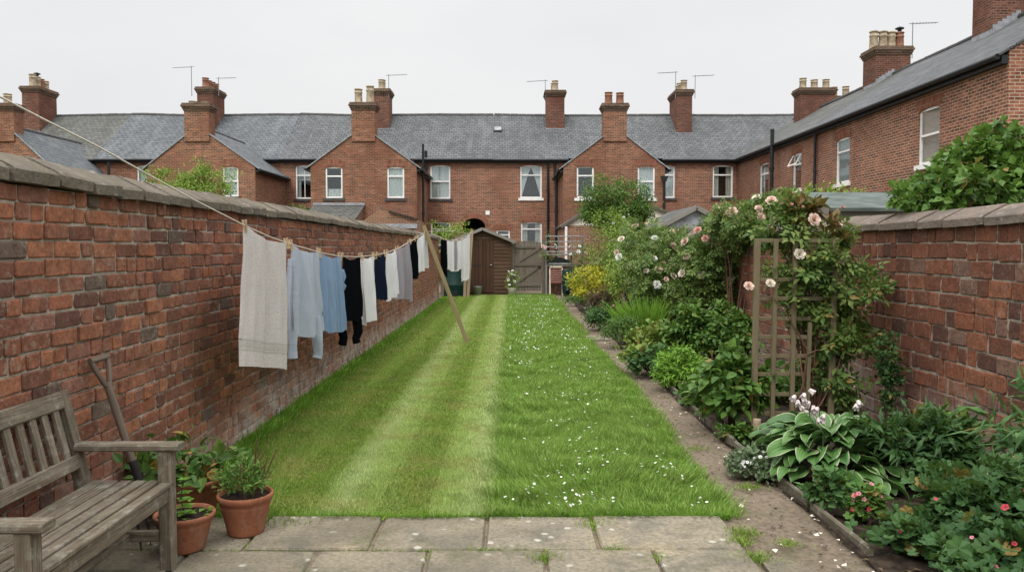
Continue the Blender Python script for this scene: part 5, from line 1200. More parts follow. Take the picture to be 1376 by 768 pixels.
# ------------------------------------------------------------------ flower pots
def flower_pot(name, label, x, y, r, h, soil=True, lipc=1.0):
    root = empty(name, (x, y, ZB), label, 'plant pot'); mb = MB()
    prof = [(0, 0), (r * .62, 0), (r * .65, .01), (r * .86, h * .68), (r * .89, h * .72), (r * .89, h * .80), (r * .96, h * .84), (r * 1.0, h * .92), (r * 1.0, h * .97), (r * .96, h), (r * .90, h * .985), (r * .87, h * .88)]
    mb.lathe((x, y, ZB), prof, 36); mb.build('pot', M['terracotta'], root)
    mb = MB(); n = 20; P = [[(x, y, ZB + h * .91)] + [(x + r * .88 * s * math.cos(6.283 * k / n), y + r * .88 * s * math.sin(6.283 * k / n), ZB + h * (.90 + rnd.uniform(-.015, .015))) for s in (.33, .66, 1)] for k in range(n)]
    mb.grid(P, True); mb.build('soil', M['soil'], root); return root
pA = flower_pot('flower_pot', 'terracotta pot of feathery lavender with dry stalks, at the lawn corner', -1.475, 4.36, .152, .225)
pB = flower_pot('flower_pot', 'small terracotta pot with a single leafy mint shoot beside the bench leg', -1.715, 4.12, .155, .195)
pC = flower_pot('flower_pot', 'large terracotta bowl of strawberry leaves behind the bench, against the wall', -1.93, 4.66, .25, .235)
V, Fc, C = leaves([((-1.49, 4.36, .32), (.12, .12, .09))], 1300, .036, 'long', 36, .3, up=.6, zmin=.22, jitter=.6, droop=-.5)
np_obj('foliage', V, Fc, M['leaf_mid'], pA)
mb = MB()
for k in range(9):
    a = rnd.uniform(0, 6.28); b = Vector((-1.475 + .07 * math.cos(a), 4.36 + .07 * math.sin(a), .24)); t_ = b + Vector((rnd.uniform(-.05, .12), rnd.uniform(-.05, .05), rnd.uniform(.12, .26))); mb.tube([b, (b + t_) / 2 + Vector((.01, 0, 0)), t_], [.003, .003, .004], 5); mb.tube([t_, t_ + (t_ - b).normalized() * .05], [.006, .003], 5)
for k in range(26):
    a = rnd.uniform(0, 6.28); b = Vector((-1.475 + .09 * math.cos(a), 4.36 + .09 * math.sin(a), .24)); mb.tube([b, b + Vector((rnd.uniform(-.1, .1), rnd.uniform(-.06, .06), rnd.uniform(.1, .2)))], [.0016, .001], 3)
mb.build('dry_stalk', M['redstem'], pA)
P, D, N, S = [], [], [], []
mb = MB(); st = [(-1.70, 4.10, .19), (-1.72, 4.09, .30), (-1.70, 4.08, .40)]; mb.tube(st, .004, 5); mb.build('stem', M['stem'], pB)
for k in range(6):
    s = k / 5; p = Vector(st[0]).lerp(Vector(st[2]), .15 + .85 * s)
    for q in range(4 if k < 5 else 6):
        a = q * 1.571 + k * .785 + rnd.uniform(-.3, .3); P.append(tuple(p)); D.append((math.cos(a), math.sin(a), .15 + .3 * s)); N.append((0, 0, 1)); S.append(.062 * (1 - .4 * s))
for k in range(14):
    a = rnd.uniform(0, 6.28); P.append((-1.70 + .1 * math.cos(a), 4.10 + .08 * math.sin(a), .20 + rnd.uniform(0, .06))); D.append((math.cos(a), math.sin(a), .3)); N.append((0, 0, 1)); S.append(.045)
V, Fc = scatter(ROUND_V, ROUND_F, A(P), A(D, float), A(N, float), A(S)); np_obj('foliage', V, Fc, m_leaf('mint_leaf', G['fresh'][:2], .25), pB)
V, Fc, C = leaves([((-1.93, 4.62, .31), (.26, .24, .12))], 330, .085, 'broad', 40, .35, up=1.0, zmin=.22, jitter=.6, droop=.2); np_obj('foliage', V, Fc, m_leaf('strawberry_leaf', [(.04, .10, .025), (.07, .15, .03), (.12, .19, .04)], .25, old=(.88, (.35, .2, .04))), pC)
V, Fc, C = leaves([((-1.93, 4.62, .29), (.2, .2, .06))], 40, .06, 'leaf', 14, .4, up=1.0, zmin=.22); np_obj('withered_leaves', V, Fc, m_leaf('withered_leaf', [(.36, .2, .05), (.2, .11, .05)], .2), pC)
mb = MB()
for k in range(12):
    a = rnd.uniform(0, 6.28); b = Vector((-1.93 + .1 * math.cos(a), 4.62 + .1 * math.sin(a), .24)); e = b + Vector((.22 * math.cos(a), .18 * math.sin(a), rnd.uniform(.05, .25))); mb.tube([b, (b + e) / 2 + Vector((0, 0, .06)), e], .003, 4)
mb.build('stem', M['stem'], pC)
# ------------------------------------------------------------------ washing line
LA, LB = -2.155, .0485
def line_xy(px): r = (px - 687) / F; Y = LA / (r - LB); return LA + LB * Y, Y
LP = [(-40, 118), (0, 130), (60, 161), (130, 196), (200, 235), (260, 268), (330, 303.5), (360, 317), (388, 327), (430, 339), (455, 344), (480, 345), (505, 342.5), (520, 339), (535, 333.5), (550, 325), (560, 319), (573, 311)]
def line_at(px):
    for (a, ya), (b, yb) in zip(LP[:-1], LP[1:]):
        if a <= px <= b: py = ya + (yb - ya) * (px - a) / (b - a); break
    x, Y = line_xy(px); return at(px, py, Y)
# the prop
bp = gnd(629, 460.5); tpx, tpY = line_xy(572); tpz = at(572, 311, tpY).z
prop = empty('line_prop', (bp.x, bp.y, 0), 'long olive wooden prop leaning on the lawn and holding up the washing line', 'clothes prop')
top = at(569, 303, tpY - .05); mb = MB(); mb.beam((bp.x, bp.y, -.03), top, .068, .055, (0, 1, 0), bev=.006); mb.build('pole', M['prop'], prop)
pst = empty('line_post', (at(632, 390, 26.4).x, 26.4, 0), 'pale wooden washing line post in front of the shed', 'post')
xp = at(632, 390, 26.4).x; mb = MB(); mb.beam((xp - .08, 26.4, 0), (xp + .06, 26.4, at(633, 309, 26.4).z), .09, .09, (0, 1, 0)); mb.build('post', M['post'], pst)
mb = MB(); mb.beam((xp - .19, 26.42, 0), (xp - .15, 26.42, 1.15), .10, .04, (0, 1, 0)); mb.build('stub', M['post'], pst)
mb = MB(); mb.tube([(-1.95, -1.2, 2.9)] + [line_at(p) for p in (-40, 0, 30, 60, 95, 130, 165, 200, 230, 260, 295, 330, 360, 388, 410, 430, 455, 480, 505, 520, 535, 550, 560, 573)] + [Vector((tpx + .01, tpY + .05, tpz)), Vector((-1.45, 20, 2.05)), Vector((xp + .02, 26.4, at(633, 315, 26.4).z))], .0042, 6)
wl = mb.build('washing_line', M['rope'], None, (tpx, tpY, 0)); tag(wl, 'pale cord washing line running the length of the lawn over the prop', 'washing line')
h2 = Vector((-2.2, 24.55, at(592, 319, 24.5).z)); e2 = Vector((xp + .04, 26.37, at(633, 313, 26.4).z))
def l2(s): p = h2.lerp(e2, s); p.z -= .40 * s * (1 - s) * 1.6; return p
mb = MB(); mb.tube([l2(k / 12) for k in range(13)], .008, 5); tag(mb.build('washing_line', M['rope'], None, tuple(h2)), 'short cord from the wall corner to the pale post', 'washing line')
# cloth: a hanging double sheet with folds, sampled over s (along the line) and v (down)
def hang(name, label, cat, top, L, mat, wfun=None, hem=None, folds=3, amp=.03, thick=.012, nu=26, nv=24, sway=.0, seed=0, back=.93, uvs=1.0, skirt=0.0):
    """top(s) -> point on the line; L(s) drop length; wfun(v) -> (left, right) offsets as a fraction of width"""
    rr = random.Random(seed); root = empty(name, tuple(top(.5) - Vector((0, 0, L(.5)))), label, cat, 'washing on the line')
    ph = [rr.uniform(0, 6.28) for _ in range(6)]
    ax = (top(1) - top(0)); W = Vector((ax.x, ax.y, 0)).length; ax = Vector((ax.x, ax.y, 0)).normalized(); nr = Vector((ax.y, -ax.x, 0))
    def surf(i, j, side):
        s, v = i / nu, j / nv; l, r = wfun(v) if wfun else (0.0, 1.0); ss = l + (r - l) * s
        t0 = top(min(1, max(0, s))); b = top(.5)
        p = Vector((top(0).x, top(0).y, 0)) + ax * W * ss; p.z = t0.z - L(s) * v * (back if side < 0 else 1)
        grow = v ** .7
        f = 1.7 * amp * (.22 + .78 * grow) * (-.55 * abs(math.sin(folds * 3.6 * s + ph[5])) ** .7 + .3 * abs(math.sin(folds * 7.7 * s + ph[4] + .3 * v)) ** .6 + .8 * math.sin(folds * 6.28 * s + ph[0] + .15 * v) + .6 * math.sin(folds * 2.1 * 6.28 * s + ph[1] - .2 * v) + .35 * math.sin(folds * 4.3 * 6.28 * s + ph[2] + .25 * v))
        f += amp * .35 * math.sin(2.2 * v + ph[3]) * v + .003 * math.sin(23 * s + 9 * v + ph[4]) + .002 * math.sin(41 * s - 13 * v + ph[5])
        th = thick * math.sin(math.pi * min(1, max(0, s))) ** .5 * (.35 + .65 * min(1, v * 3))
        sc = 0.0
        for pg in (.06, .94):          # little droop between pegs
            pass
        p.z -= .035 * math.sin(math.pi * s) * (1 - v) * (1 if W > .25 else .4)
        return p + nr * (f + side * th) + ax * (sway * v * v)
    mb = MB()
    for sd_ in (1, -1):
        P = [[surf(i, j, sd_) for j in range(nv + 1)] for i in range(nu + 1)]
        mb.grid(P, uvs=lambda i, j: (i / nu * W * uvs, j / nv * L(.5) * uvs), flip=sd_ < 0)
    for i in (0, nu): mb.grid([[surf(i, j, 1) for j in range(nv + 1)], [surf(i, j, -1) for j in range(nv + 1)]], uvs=lambda a, j: (a * .01, j / nv * L(.5)))
    o = mb.build('cloth', mat, root)
    return root, surf
def sleeve(root, pts, rads, mat, flat=.5, name='sleeve'):
    mb = MB(); mb.tube(pts, rads, 12); o = mb.build(name, mat, root); return o
CL = dict(
    towel=m_cloth('oatmeal_towel', (.66, .605, .58, 1), 90, .5), pale=m_cloth('pale_blue_shirt', (.45, .50, .58, 1), 200, .6), blue=m_cloth('blue_shirt', (.21, .32, .47, 1), 200, .6),
    black=m_cloth('black_jersey', (.006, .007, .009, 1), 200, .3, dark=True), white=m_cloth('white_cotton', (.80, .79, .80, 1), 200, .5), navy=m_cloth('navy_cotton', (.014, .02, .04, 1), 200, .3, dark=True), lilac=m_cloth('lilac_grey_cotton', (.33, .30, .33, 1), 200, .3))
GARM = []
def T(a, b): return lambda s: line_at(a + (b - a) * s)
def drop(a, b, ya, yb):
    """length that takes the hem to these pixels"""
    def f(s):
        px = a + (b - a) * s; x, Y = line_xy(px); return line_at(px).z - at(px, ya + (yb - ya) * s, Y).z
    return f
r_, sf = hang('bath_towel', 'big oatmeal bath towel with a woven border hanging nearest on the line', 'towel', T(328, 386), drop(328, 386, 489, 496), CL['towel'], lambda v: (-.09 * v, 1.0 + .0 * v), folds=1.7, amp=.017, nu=40, nv=50, seed=2, back=.80, sway=-.02); GARM.append((r_, (329, 385), 'oatmeal bath towel'))
mb = MB()
for v0, v1 in ((.80, .815), (.825, .86), (.87, .885)):
    mb.grid([[sf(i, 50 * (v0 + (v1 - v0) * j / 2), 1) + Vector((.001, -.001, 0)) * 1.2 for j in range(3)] for i in range(41)], uvs=lambda i, j: (i * .02, j * .02))
mb.build('woven_border', m_cloth('ribbed_towel_border', (.56, .52, .48, 1), 60, .5), r_)
def shirt(label, a, b, ya, yb, mat, seed, sleeves, curve=.06, name='shirt', cat='shirt', amp=.03):
    D0 = drop(a, b, ya, yb); f = lambda s: D0(s) * (1 - curve * (2 * s - 1) ** 4 * 1.6 + .012 * math.sin(s * 11 + seed))
    r_, sf = hang(name, label, cat, T(a, b), f, mat, lambda v: (.03 - .07 * v, .97 + .10 * v ** 2), folds=1.8, amp=amp * .7, thick=.03, seed=seed, nu=30, nv=34)
    for (px, y0, y1, rr) in sleeves:
        x, Y = line_xy(px); p0 = at(px, y0, Y); p1 = at(px + .5, y1, Y); m1 = p0.lerp(p1, .35); m2 = p0.lerp(p1, .7)
        mb = MB(); j = lambda: Vector((rnd.uniform(-.015, .015), rnd.uniform(-.015, .015), 0))
        mb.tube([p0, m1 + j(), m2 + j(), p0.lerp(p1, .88) + j(), p1], [rr * .7, rr * 1.1, rr, rr * .85, rr * .9], 12)
        mb.build('sleeve', mat, r_)
    GARM.append((r_, (a + 1, b - 1), label)); return r_
shirt('pale blue-grey striped shirt hanging by its hem with both long sleeves dangling', 390, 428, 452, 452, CL['pale'], 3, [(392.5, 348, 481, .048), (425.5, 425, 481, .05)], .05)
shirt('mid blue short-sleeved shirt hanging next to the pale shirt', 429, 457, 446, 447, CL['blue'], 5, [(458.5, 362, 388, .04), (430, 400, 430, .035)], .05)
shirt('black top with two long sleeves dangling below its hem', 459, 484, 432, 432, CL['black'], 7, [(459.5, 380, 463, .05), (479, 415, 460, .05)], .05, 'top', 'top')
def cloth_item(name, label, cat, a, b, ya, yb, mat, seed, w=None, amp=.025, sway=0.0):
    D0 = drop(a, b, ya, yb); f = lambda s: D0(s) * (1 + .022 * math.sin(s * 6 + seed) + .008 * math.sin(s * 15 + seed))
    r_, sf = hang(name, label, cat, T(a, b), f, mat, w, folds=1.6, amp=amp, thick=.02, seed=seed, nu=20, nv=26, sway=sway); GARM.append((r_, (a + 1, b - 1), label)); return r_
cloth_item('leggings', 'long white leggings hanging between the black top and the navy shorts', 'leggings', 485, 503, 437, 428, CL['white'], 9, lambda v: (.04 * v, 1 + .12 * v))
cloth_item('shorts', 'dark navy shorts hanging between two white garments', 'shorts', 505, 518, 402, 402, CL['navy'], 11, lambda v: (-.05 * v, 1 + .30 * v))
cloth_item('vest', 'white vest hanging between the navy shorts and the lilac blouse', 'vest', 519, 533, 404, 394, CL['white'], 13, lambda v: (.0, 1 + .08 * v))
cloth_item('blouse', 'lilac-grey blouse with a drooping uneven hem on the line', 'blouse', 534, 549, 400, 404, CL['lilac'], 15, lambda v: (-.12 * v, 1 + .12 * v), .04)
cloth_item('tights', 'narrow black tights hanging next to the last white shirt', 'tights', 550.5, 559, 376, 372, CL['black'], 17, lambda v: (.05 * v, 1 + .2 * v))
cloth_item('shirt', 'last small white shirt hanging right beside the wooden prop', 'shirt', 560, 571.5, 366, 360, CL['white'], 19, lambda v: (.02, 1 + .12 * v))
# the second short line
def item2(name, label, cat, s0, s1, L0, mat, seed, w=None):
    r_, sf = hang(name, label, cat, lambda s: l2(s0 + (s1 - s0) * s), lambda s: L0 * (1 + .03 * math.sin(5 * s + seed)), mat, w, folds=1.5, amp=.02, thick=.02, seed=seed, nu=14, nv=20); GARM.append((r_, (s0, s1), label))
item2('dark_trousers', 'long black trousers hanging at the wall end of the short line', 'trousers', .03, .22, 1.15, CL['black'], 21)
item2('white_vest', 'short white vest hanging beside the black trousers on the short line', 'vest', .20, .44, .95, CL['white'], 23, lambda v: (.05, 1.0))
item2('patterned_top', 'pale patterned top squeezed between two whites on the short line', 'top', .42, .54, .92, CL['lilac'], 25)
item2('white_shirt', 'white shirt hanging over the green compost bin', 'shirt', .50, .72, .98, CL['white'], 27)
item2('white_trousers', 'long white trousers hanging next to the pale post', 'trousers', .66, .95, 1.42, CL['white'], 29, lambda v: (.1 * v, 1 - .12 * v))
# pegs
def peg_mesh():
    mb = MB()
    for s in (-1, 1): mb.beam((s * .006, 0, -.045), (s * .011, 0, .035), .012, .008, (0, 1, 0))
    return mb
first = None
for r_, (a, b), lb in GARM:
    for e, ename in ((0, 'near'), (1, 'far')):
        v = (a, b)[e]; p = l2(v) if v < 2 else line_at(v)
        if first is None: first = peg_mesh().build('clothes_peg', M['peg'], None, (0, 0, 0)); o = first
        else: o = first.copy(); COL.objects.link(o)
        o.location = p; o.rotation_euler = (rnd.uniform(-.2, .2), rnd.uniform(-.25, .25), (1.2 if v > 2 else .6) + rnd.uniform(-.3, .3)); o.scale = (1.15,) * 3
        base = lb.split(' hanging')[0].split(' with')[0].split(' squeezed')[0]
        tag(o, 'wooden peg at the %s edge of the %s' % (ename if v > 2 else ('left' if e == 0 else 'right'), base), 'clothes peg', 'pegs along the washing lines')
# ------------------------------------------------------------------ trellis panel
YT = 6.75; tr = empty('trellis', (2.5, YT, 0), 'tall wooden trellis panel carrying the climbing rose in the border', 'trellis')
tz_ = at(1080, 322, YT).z
for px, wd, zt_ in ((1016, .05, tz_), (1041, .036, tz_), (1067, .036, tz_), (1088, .03, tz_ - .7), (1120, .05, tz_ + .02)):
    x = at(px, 450, YT).x; mb = MB(); mb.beam((x - .012, YT, 0), (x, YT, zt_), wd, .03, (0, 1, 0)); mb.build('stile', M['trellis'], tr)
xa_, xb2 = at(1013, 450, YT).x, at(1123, 450, YT).x
for k, py in enumerate((323, 375.5, 401, 428, 453, 478.5, 503, 530, 556)):
    z = at(1060, py, YT).z; mb = MB(); mb.beam((xa_, YT + .026, z), (xb2 if k < 3 else at(1090, 450, YT).x, YT + .026, z), .02, .032); mb.build('rung', M['trellis'], tr)
x = at(1016, 578, 6.62).x; mb = MB(); mb.lathe((x, 6.6, 0), [(0, 0), (.034, 0), (.034, .17), (.03, .18), (0, .182)], 14); tag(mb.build('stake', M['post'], None, (x, 6.6, 0)), 'short round pale stake at the foot of the trellis', 'stake')
# border edging boards, one after another
ys = [4.0, 4.78, 5.5, 6.3, 7.2, 8.2, 9.3]
for k, (a, b) in enumerate(zip(ys[:-1], ys[1:])):
    mb = MB(); mb.beam((path_r(a) + .0, a + .02, .022 + .01 * (k % 2)), (path_r(b), b - .02, .022), .03, .10, (0, 0, 1), bev=.008)
    tag(mb.build('edging_board', M['edge'], None, (path_r(a), a, 0)), ['nearest mossy edging board beside the pink-flowered geraniums', 'mossy edging board below the overhanging hosta', 'edging board in front of the silvery ground cover', 'edging board at the foot of the trellis stake', 'edging board below the broad-leaved plant', 'far edging board under the feathery fern'][k], 'edging board', 'boards edging the border')
# ------------------------------------------------------------------ planting
def plant(name, label, cat, blobs, n, size, leaf, shape='leaf', clumps=60, cs=.35, base=None, stems=6, stem_r=.012, stem_m='bark', flowers=(), up=.8, jitter=.7, droop=.1, shell=.55, zmin=.04, bottom=False, keep=None, group=None):
    b0 = blobs[0][0]; base = base or (b0[0], b0[1], 0)
    root = empty(name, base, label, cat, group)
    V, Fc, C = leaves(blobs, n, size, shape, clumps, cs, up, zmin, droop, jitter, bottom, shell, keep)
    np_obj('foliage', V, Fc, M['leaf_' + leaf] if isinstance(leaf, str) else leaf, root)
    if stems:
        mb = MB(); idx = rng.permutation(len(C))[:stems]; twigs(mb, base, [tuple(C[i]) for i in idx], stem_r, 6, .06); mb.build('stem', M[stem_m], root)
    for kinds, cnt, sz, where in flowers:
        for k in range(cnt):
            b = blobs[rnd.randrange(len(blobs))]; c = Vector(b[0]); d = Vector((rnd.gauss(0, 1), -abs(rnd.gauss(0, .8)), abs(rnd.gauss(0, .9)) * where + .15 - .3 * rnd.random())).normalized()
            p = Vector((c.x + d.x * b[1][0] * 1.02, c.y + d.y * b[1][1] * 1.02, max(.06, c.z + d.z * b[1][2] * 1.04)))
            kd = kinds[rnd.randrange(len(kinds))]; put_flower(FL[kd], 'flower', root, p, sz * rnd.uniform(.6, 1.2), d + Vector((0, -.4, .35)))
    return root
def bush(name, label, cat, x0, x1, yt, yb, n, size, leaf, depth=.9, lobes=0, **k):
    cx, cy, rx, ry, top = spot(x0, x1, yt, yb, depth); ry = min(ry, 1.1)
    bl = [((cx, cy, top * .48), (rx, ry, top * .52))]
    for q in range(lobes):
        a = rnd.uniform(0, 6.28); bl.append(((cx + rx * .5 * math.cos(a), cy + ry * .5 * math.sin(a), top * rnd.uniform(.5, .85)), (rx * .45, ry * .45, top * .28)))
    return plant(name, label, cat, bl, n, size, leaf, **k)
# far end of the border, working towards us
bush('shrub', 'tall pale green shrub between the golden bush and the round tree', 'shrub', 786, 850, 293, 398, 9000, .07, 'light', .8, 3, clumps=120, cs=.28, stems=8, stem_r=.02, flowers=[(('rose_white',), 9, .10, .6)])
bush('shrub', 'low dark green clump at the very end of the border beside the path', 'shrub', 761, 789, 394, 412, 1500, .05, 'mid', .9, clumps=30, stems=0)
bush('shrub', 'small bluish bush right behind the water butt', 'shrub', 764, 782, 358, 402, 1300, .06, 'blue', .8, clumps=26)
bush('golden_shrub', 'bright golden yellow shrub at the far end of the border', 'shrub', 766, 832, 357, 420, 7500, .06, 'yellow', .8, 2, clumps=80, cs=.28, up=.9)
bush('heuchera', 'reddish brown leafy clump next to the golden shrub', 'plant', 793, 829, 386, 424, 1800, .06, 'red', .9, clumps=40)
bush('low_plant', 'low mid green clump below the reddish plant, at the path edge', 'plant', 787, 824, 411, 446, 2200, .06, 'blue', .9, clumps=40)
bush('sedum', 'dusty pink flowering clump between the reddish plant and the green blades', 'plant', 809, 838, 410, 436, 900, .05, 'red', .9, clumps=26, flowers=[(('small_pink',), 26, .05, .8)])
bush('rose_bush', 'large loose rose bush with white and pale pink blooms, midway along the right wall', 'rose', 812, 905, 312, 418, 9000, .14, 'rose', .6, 4, shape='spray', clumps=140, cs=.3, stems=12, stem_r=.018, stem_m='redstem', flowers=[(('rose_white', 'rose_pink', 'rose_pink', 'rose_cream'), 26, .12, .9)])
bush('shrub', 'dark glossy shrub behind the grassy blades', 'shrub', 850, 926, 368, 434, 5000, .08, 'dark', .8, 3, clumps=80, cs=.3)
def blades(name, label, x0, x1, yt, yb, n, wd, leaf, lean=.45, cat='plant'):
    cx, cy, rx, ry, top = spot(x0, x1, yt, yb, .7); root = empty(name, (cx, cy, 0), label, cat); V, Fc = [], []
    for k in range(n):
        a = rnd.uniform(0, 6.28); q = rnd.random() ** .5; b = A([cx + .45 * rx * q * math.cos(a), cy + .45 * ry * q * math.sin(a), .02]); L = top * rnd.uniform(.75, 1.15)
        d = A([math.cos(a) * rnd.uniform(.1, 1) * lean + rnd.uniform(-.2, .2) - .12, math.sin(a) * lean * rnd.random() - .05, 1.0]); d /= np.linalg.norm(d); x = np.cross(d, A([0, 1, 0]) + rng.normal(size=3) * .5); x /= np.linalg.norm(x)
        o = len(V); hang_ = rnd.uniform(.05, .35)
        for i in range(5):
            s = i / 4; p = b + d * L * s + A([d[0] * hang_ * s * s, d[1] * hang_ * s * s, -hang_ * .6 * s ** 3 * L]); w_ = wd * (1 - s ** 1.5) * rnd.uniform(.9, 1.1) + .001; V += [p - x * w_, p + x * w_]
        for i in range(4): Fc.append((o + 2 * i, o + 2 * i + 1, o + 2 * i + 3, o + 2 * i + 2))
    np_obj('foliage', V, Fc, M['leaf_' + leaf], root); return root
blades('crocosmia', 'clump of bright green sword-like leaves beside the path', 822, 905, 398, 466, 420, .013, 'fresh')
bush('fern', 'soft green ferny clump in front of the sword-like leaves', 'plant', 815, 864, 428, 470, 3600, .055, 'mid', .9, shape='long', clumps=60, droop=.3)
bush('variegated_mound', 'rounded yellow-green mound with dark leaves low down, at the path edge', 'plant', 846, 908, 440, 507, 2900, .085, 'lime', .9, 1, shape='round', clumps=80, cs=.26, up=1.2)
bush('low_plant', 'dark green leafy mass spilling below the yellow-green mound', 'plant', 850, 902, 468, 512, 1500, .075, 'blue', .7, shape='round', clumps=40, cs=.26)
bush('hydrangea', 'broad dark green hydrangea mass in the middle of the border', 'shrub', 896, 1012, 413, 512, 8000, .08, 'mid', .7, 3, clumps=150, cs=.22, up=1.1, stems=10)
bush('feathery_plant', 'light feathery fern-like plant below the hydrangea at the path edge', 'plant', 884, 941, 468, 528, 3600, .075, 'fresh', .9, shape='long', clumps=50, droop=.2)
bush('geranium', 'small mixed geranium with a few salmon flowers at the path edge', 'plant', 926, 988, 500, 556, 1500, .07, 'mid', .9, shape='lobe', clumps=50, up=1.2, flowers=[(('small_pink', 'bud'), 12, .045, .7)])
bush('broad_leaved_plant', 'fresh green broad-leaved plant just left of the trellis', 'plant', 944, 1018, 474, 586, 1300, .095, 'mid', .9, 0, shape='broad', clumps=90, cs=.3, up=1.0, droop=.35, jitter=.5)
plant('rose_bush', 'tall airy rose bush full of cream and pale pink blooms left of the bare-stemmed rose', 'rose', [((2.72, 14.6, 1.25), (.55, .5, .55)), ((2.5, 14.2, .9), (.45, .4, .45)), ((2.95, 15.2, 1.5), (.45, .45, .5)), ((2.6, 16.4, 1.45), (.5, .5, .5))], 5200, .14, 'rose', 'spray', 120, .3, base=(2.75, 14.7, 0), stems=14, stem_r=.016, zmin=.35, stem_m='redstem', bottom=True,
    flowers=[(('rose_cream', 'rose_pink', 'rose_white', 'rose_pink'), 26, .115, .7)])
bush('shrub', 'dark mounded shrub between the grassy blades and the hydrangea', 'shrub', 868, 935, 384, 452, 4200, .075, 'mid', .8, 2, clumps=80)
plant('shrub', 'light green leafy shrub filling the wall between the two rose bushes', 'shrub', [((2.9, 19.6, 1.1), (.5, .7, .9)), ((2.8, 18.2, .8), (.5, .6, .7))], 4200, .075, 'light', 'leaf', 90, .3, stems=8, zmin=.1)
# the standard rose with bare dark stems, then the climbing roses
bx_, by_ = at(962, 400, 11.9).x, 11.9; tz1, tz2 = at(960, 400, 11.9).z, at(960, 290, 11.9).z
root_r = plant('rose_tree', 'full rose with bare dark stems and peach blooms left of the trellis', 'rose',
    [((bx_, by_, (tz1 + tz2) / 2), (.52, .5, (tz2 - tz1) / 2 * .95)), ((bx_ - .22, by_ - .1, tz1 + .3), (.35, .35, .4)), ((bx_ + .28, by_ - .1, tz1 + .2), (.3, .3, .32))], 4600, .125, 'rose', 'spray', 110, .28, base=(bx_ + .03, by_, 0), stems=16, stem_r=.018, zmin=tz1 - .15, bottom=True, stem_m='bark',
    flowers=[(('rose_pink', 'rose_coral', 'rose_cream'), 16, .105, .5)])
y_ = 11.2; c1 = at(985, 292, y_); c2 = at(1040, 278, y_)
plant('climbing_rose', 'climbing rose with big cream and pink blooms sprawling over the right wall top', 'rose', [((c1.x + .15, y_, c1.z - .1), (.48, .4, .28)), ((c2.x, y_, c2.z - .15), (.42, .4, .30))], 3800, .12, 'rose', 'spray', 90, .28, base=(3.15, y_, 0), stems=10, stem_r=.014, zmin=1.5, stem_m='redstem', bottom=True,
    flowers=[(('rose_cream', 'rose_pink', 'rose_pink'), 18, .13, .8)])
y_ = 6.9; pts = [(1075, 300, .20, .22), (1105, 345, .26, .30), (1065, 350, .2, .22), (1095, 400, .24, .28), (1118, 450, .18, .24), (1150, 400, .14, .30), (1140, 455, .12, .16), (1108, 490, .15, .16), (1130, 520, .14, .14), (1050, 310, .12, .14)]
plant('climbing_rose', 'leafy climbing rose trained up the wooden trellis', 'rose', [((at(px, py, y_).x, y_ + .02, at(px, py, y_).z), (rx, .20, rz)) for px, py, rx, rz in pts], 1700, .15, 'rose', 'spray', 70, .30, base=(at(1100, 400, y_).x, y_ + .05, 0), stems=26, stem_r=.010, zmin=.3, stem_m='redstem', bottom=True,
    flowers=[(('rose_cream', 'rose_pink'), 7, .085, .3)])
climb = [o for o in SC.objects if o.type == 'EMPTY' and o.name.startswith('climbing_rose')][-1]
V, Fc, C = leaves([((at(1082, 285, 6.8).x, 6.8, at(1082, 285, 6.8).z), (.10, .1, .12)), ((at(1120, 305, 6.8).x, 6.8, at(1120, 305, 6.8).z), (.10, .1, .06)), ((at(1068, 272, 6.8).x, 6.8, at(1068, 272, 6.8).z), (.04, .05, .1))], 130, .10, 'leaf', 12, .3, bottom=True); np_obj('young_leaves', V, Fc, M['leaf_rusty'], climb)
mb = MB()
for (a, b, c_) in (((1065, 560), (1085, 470), (1040, 400)), ((1075, 580), (1125, 500), (1148, 415)), ((1080, 590), (1075, 480), (1120, 470))):
    p = [at(*q, 6.72) for q in (a, b, c_)]; mb.tube([p[0], p[0].lerp(p[1], .5) + Vector((.03, 0, 0)), p[1], p[1].lerp(p[2], .5) + Vector((0, 0, .03)), p[2]], [.009, .008, .007, .006, .004], 6)
mb.build('stem', M['redstem'], climb)
for px, py, kd, sz in ((1063, 276, 'bud', .06), (1078, 279, 'bud', .05), (1132, 280, 'bud', .06), (1006, 385, 'rose_pink', .075), (1035, 381, 'rose_cream', .07)): put_flower(FL[kd], 'flower', climb, at(px, py, 6.7), sz, (0, -.6, .5))
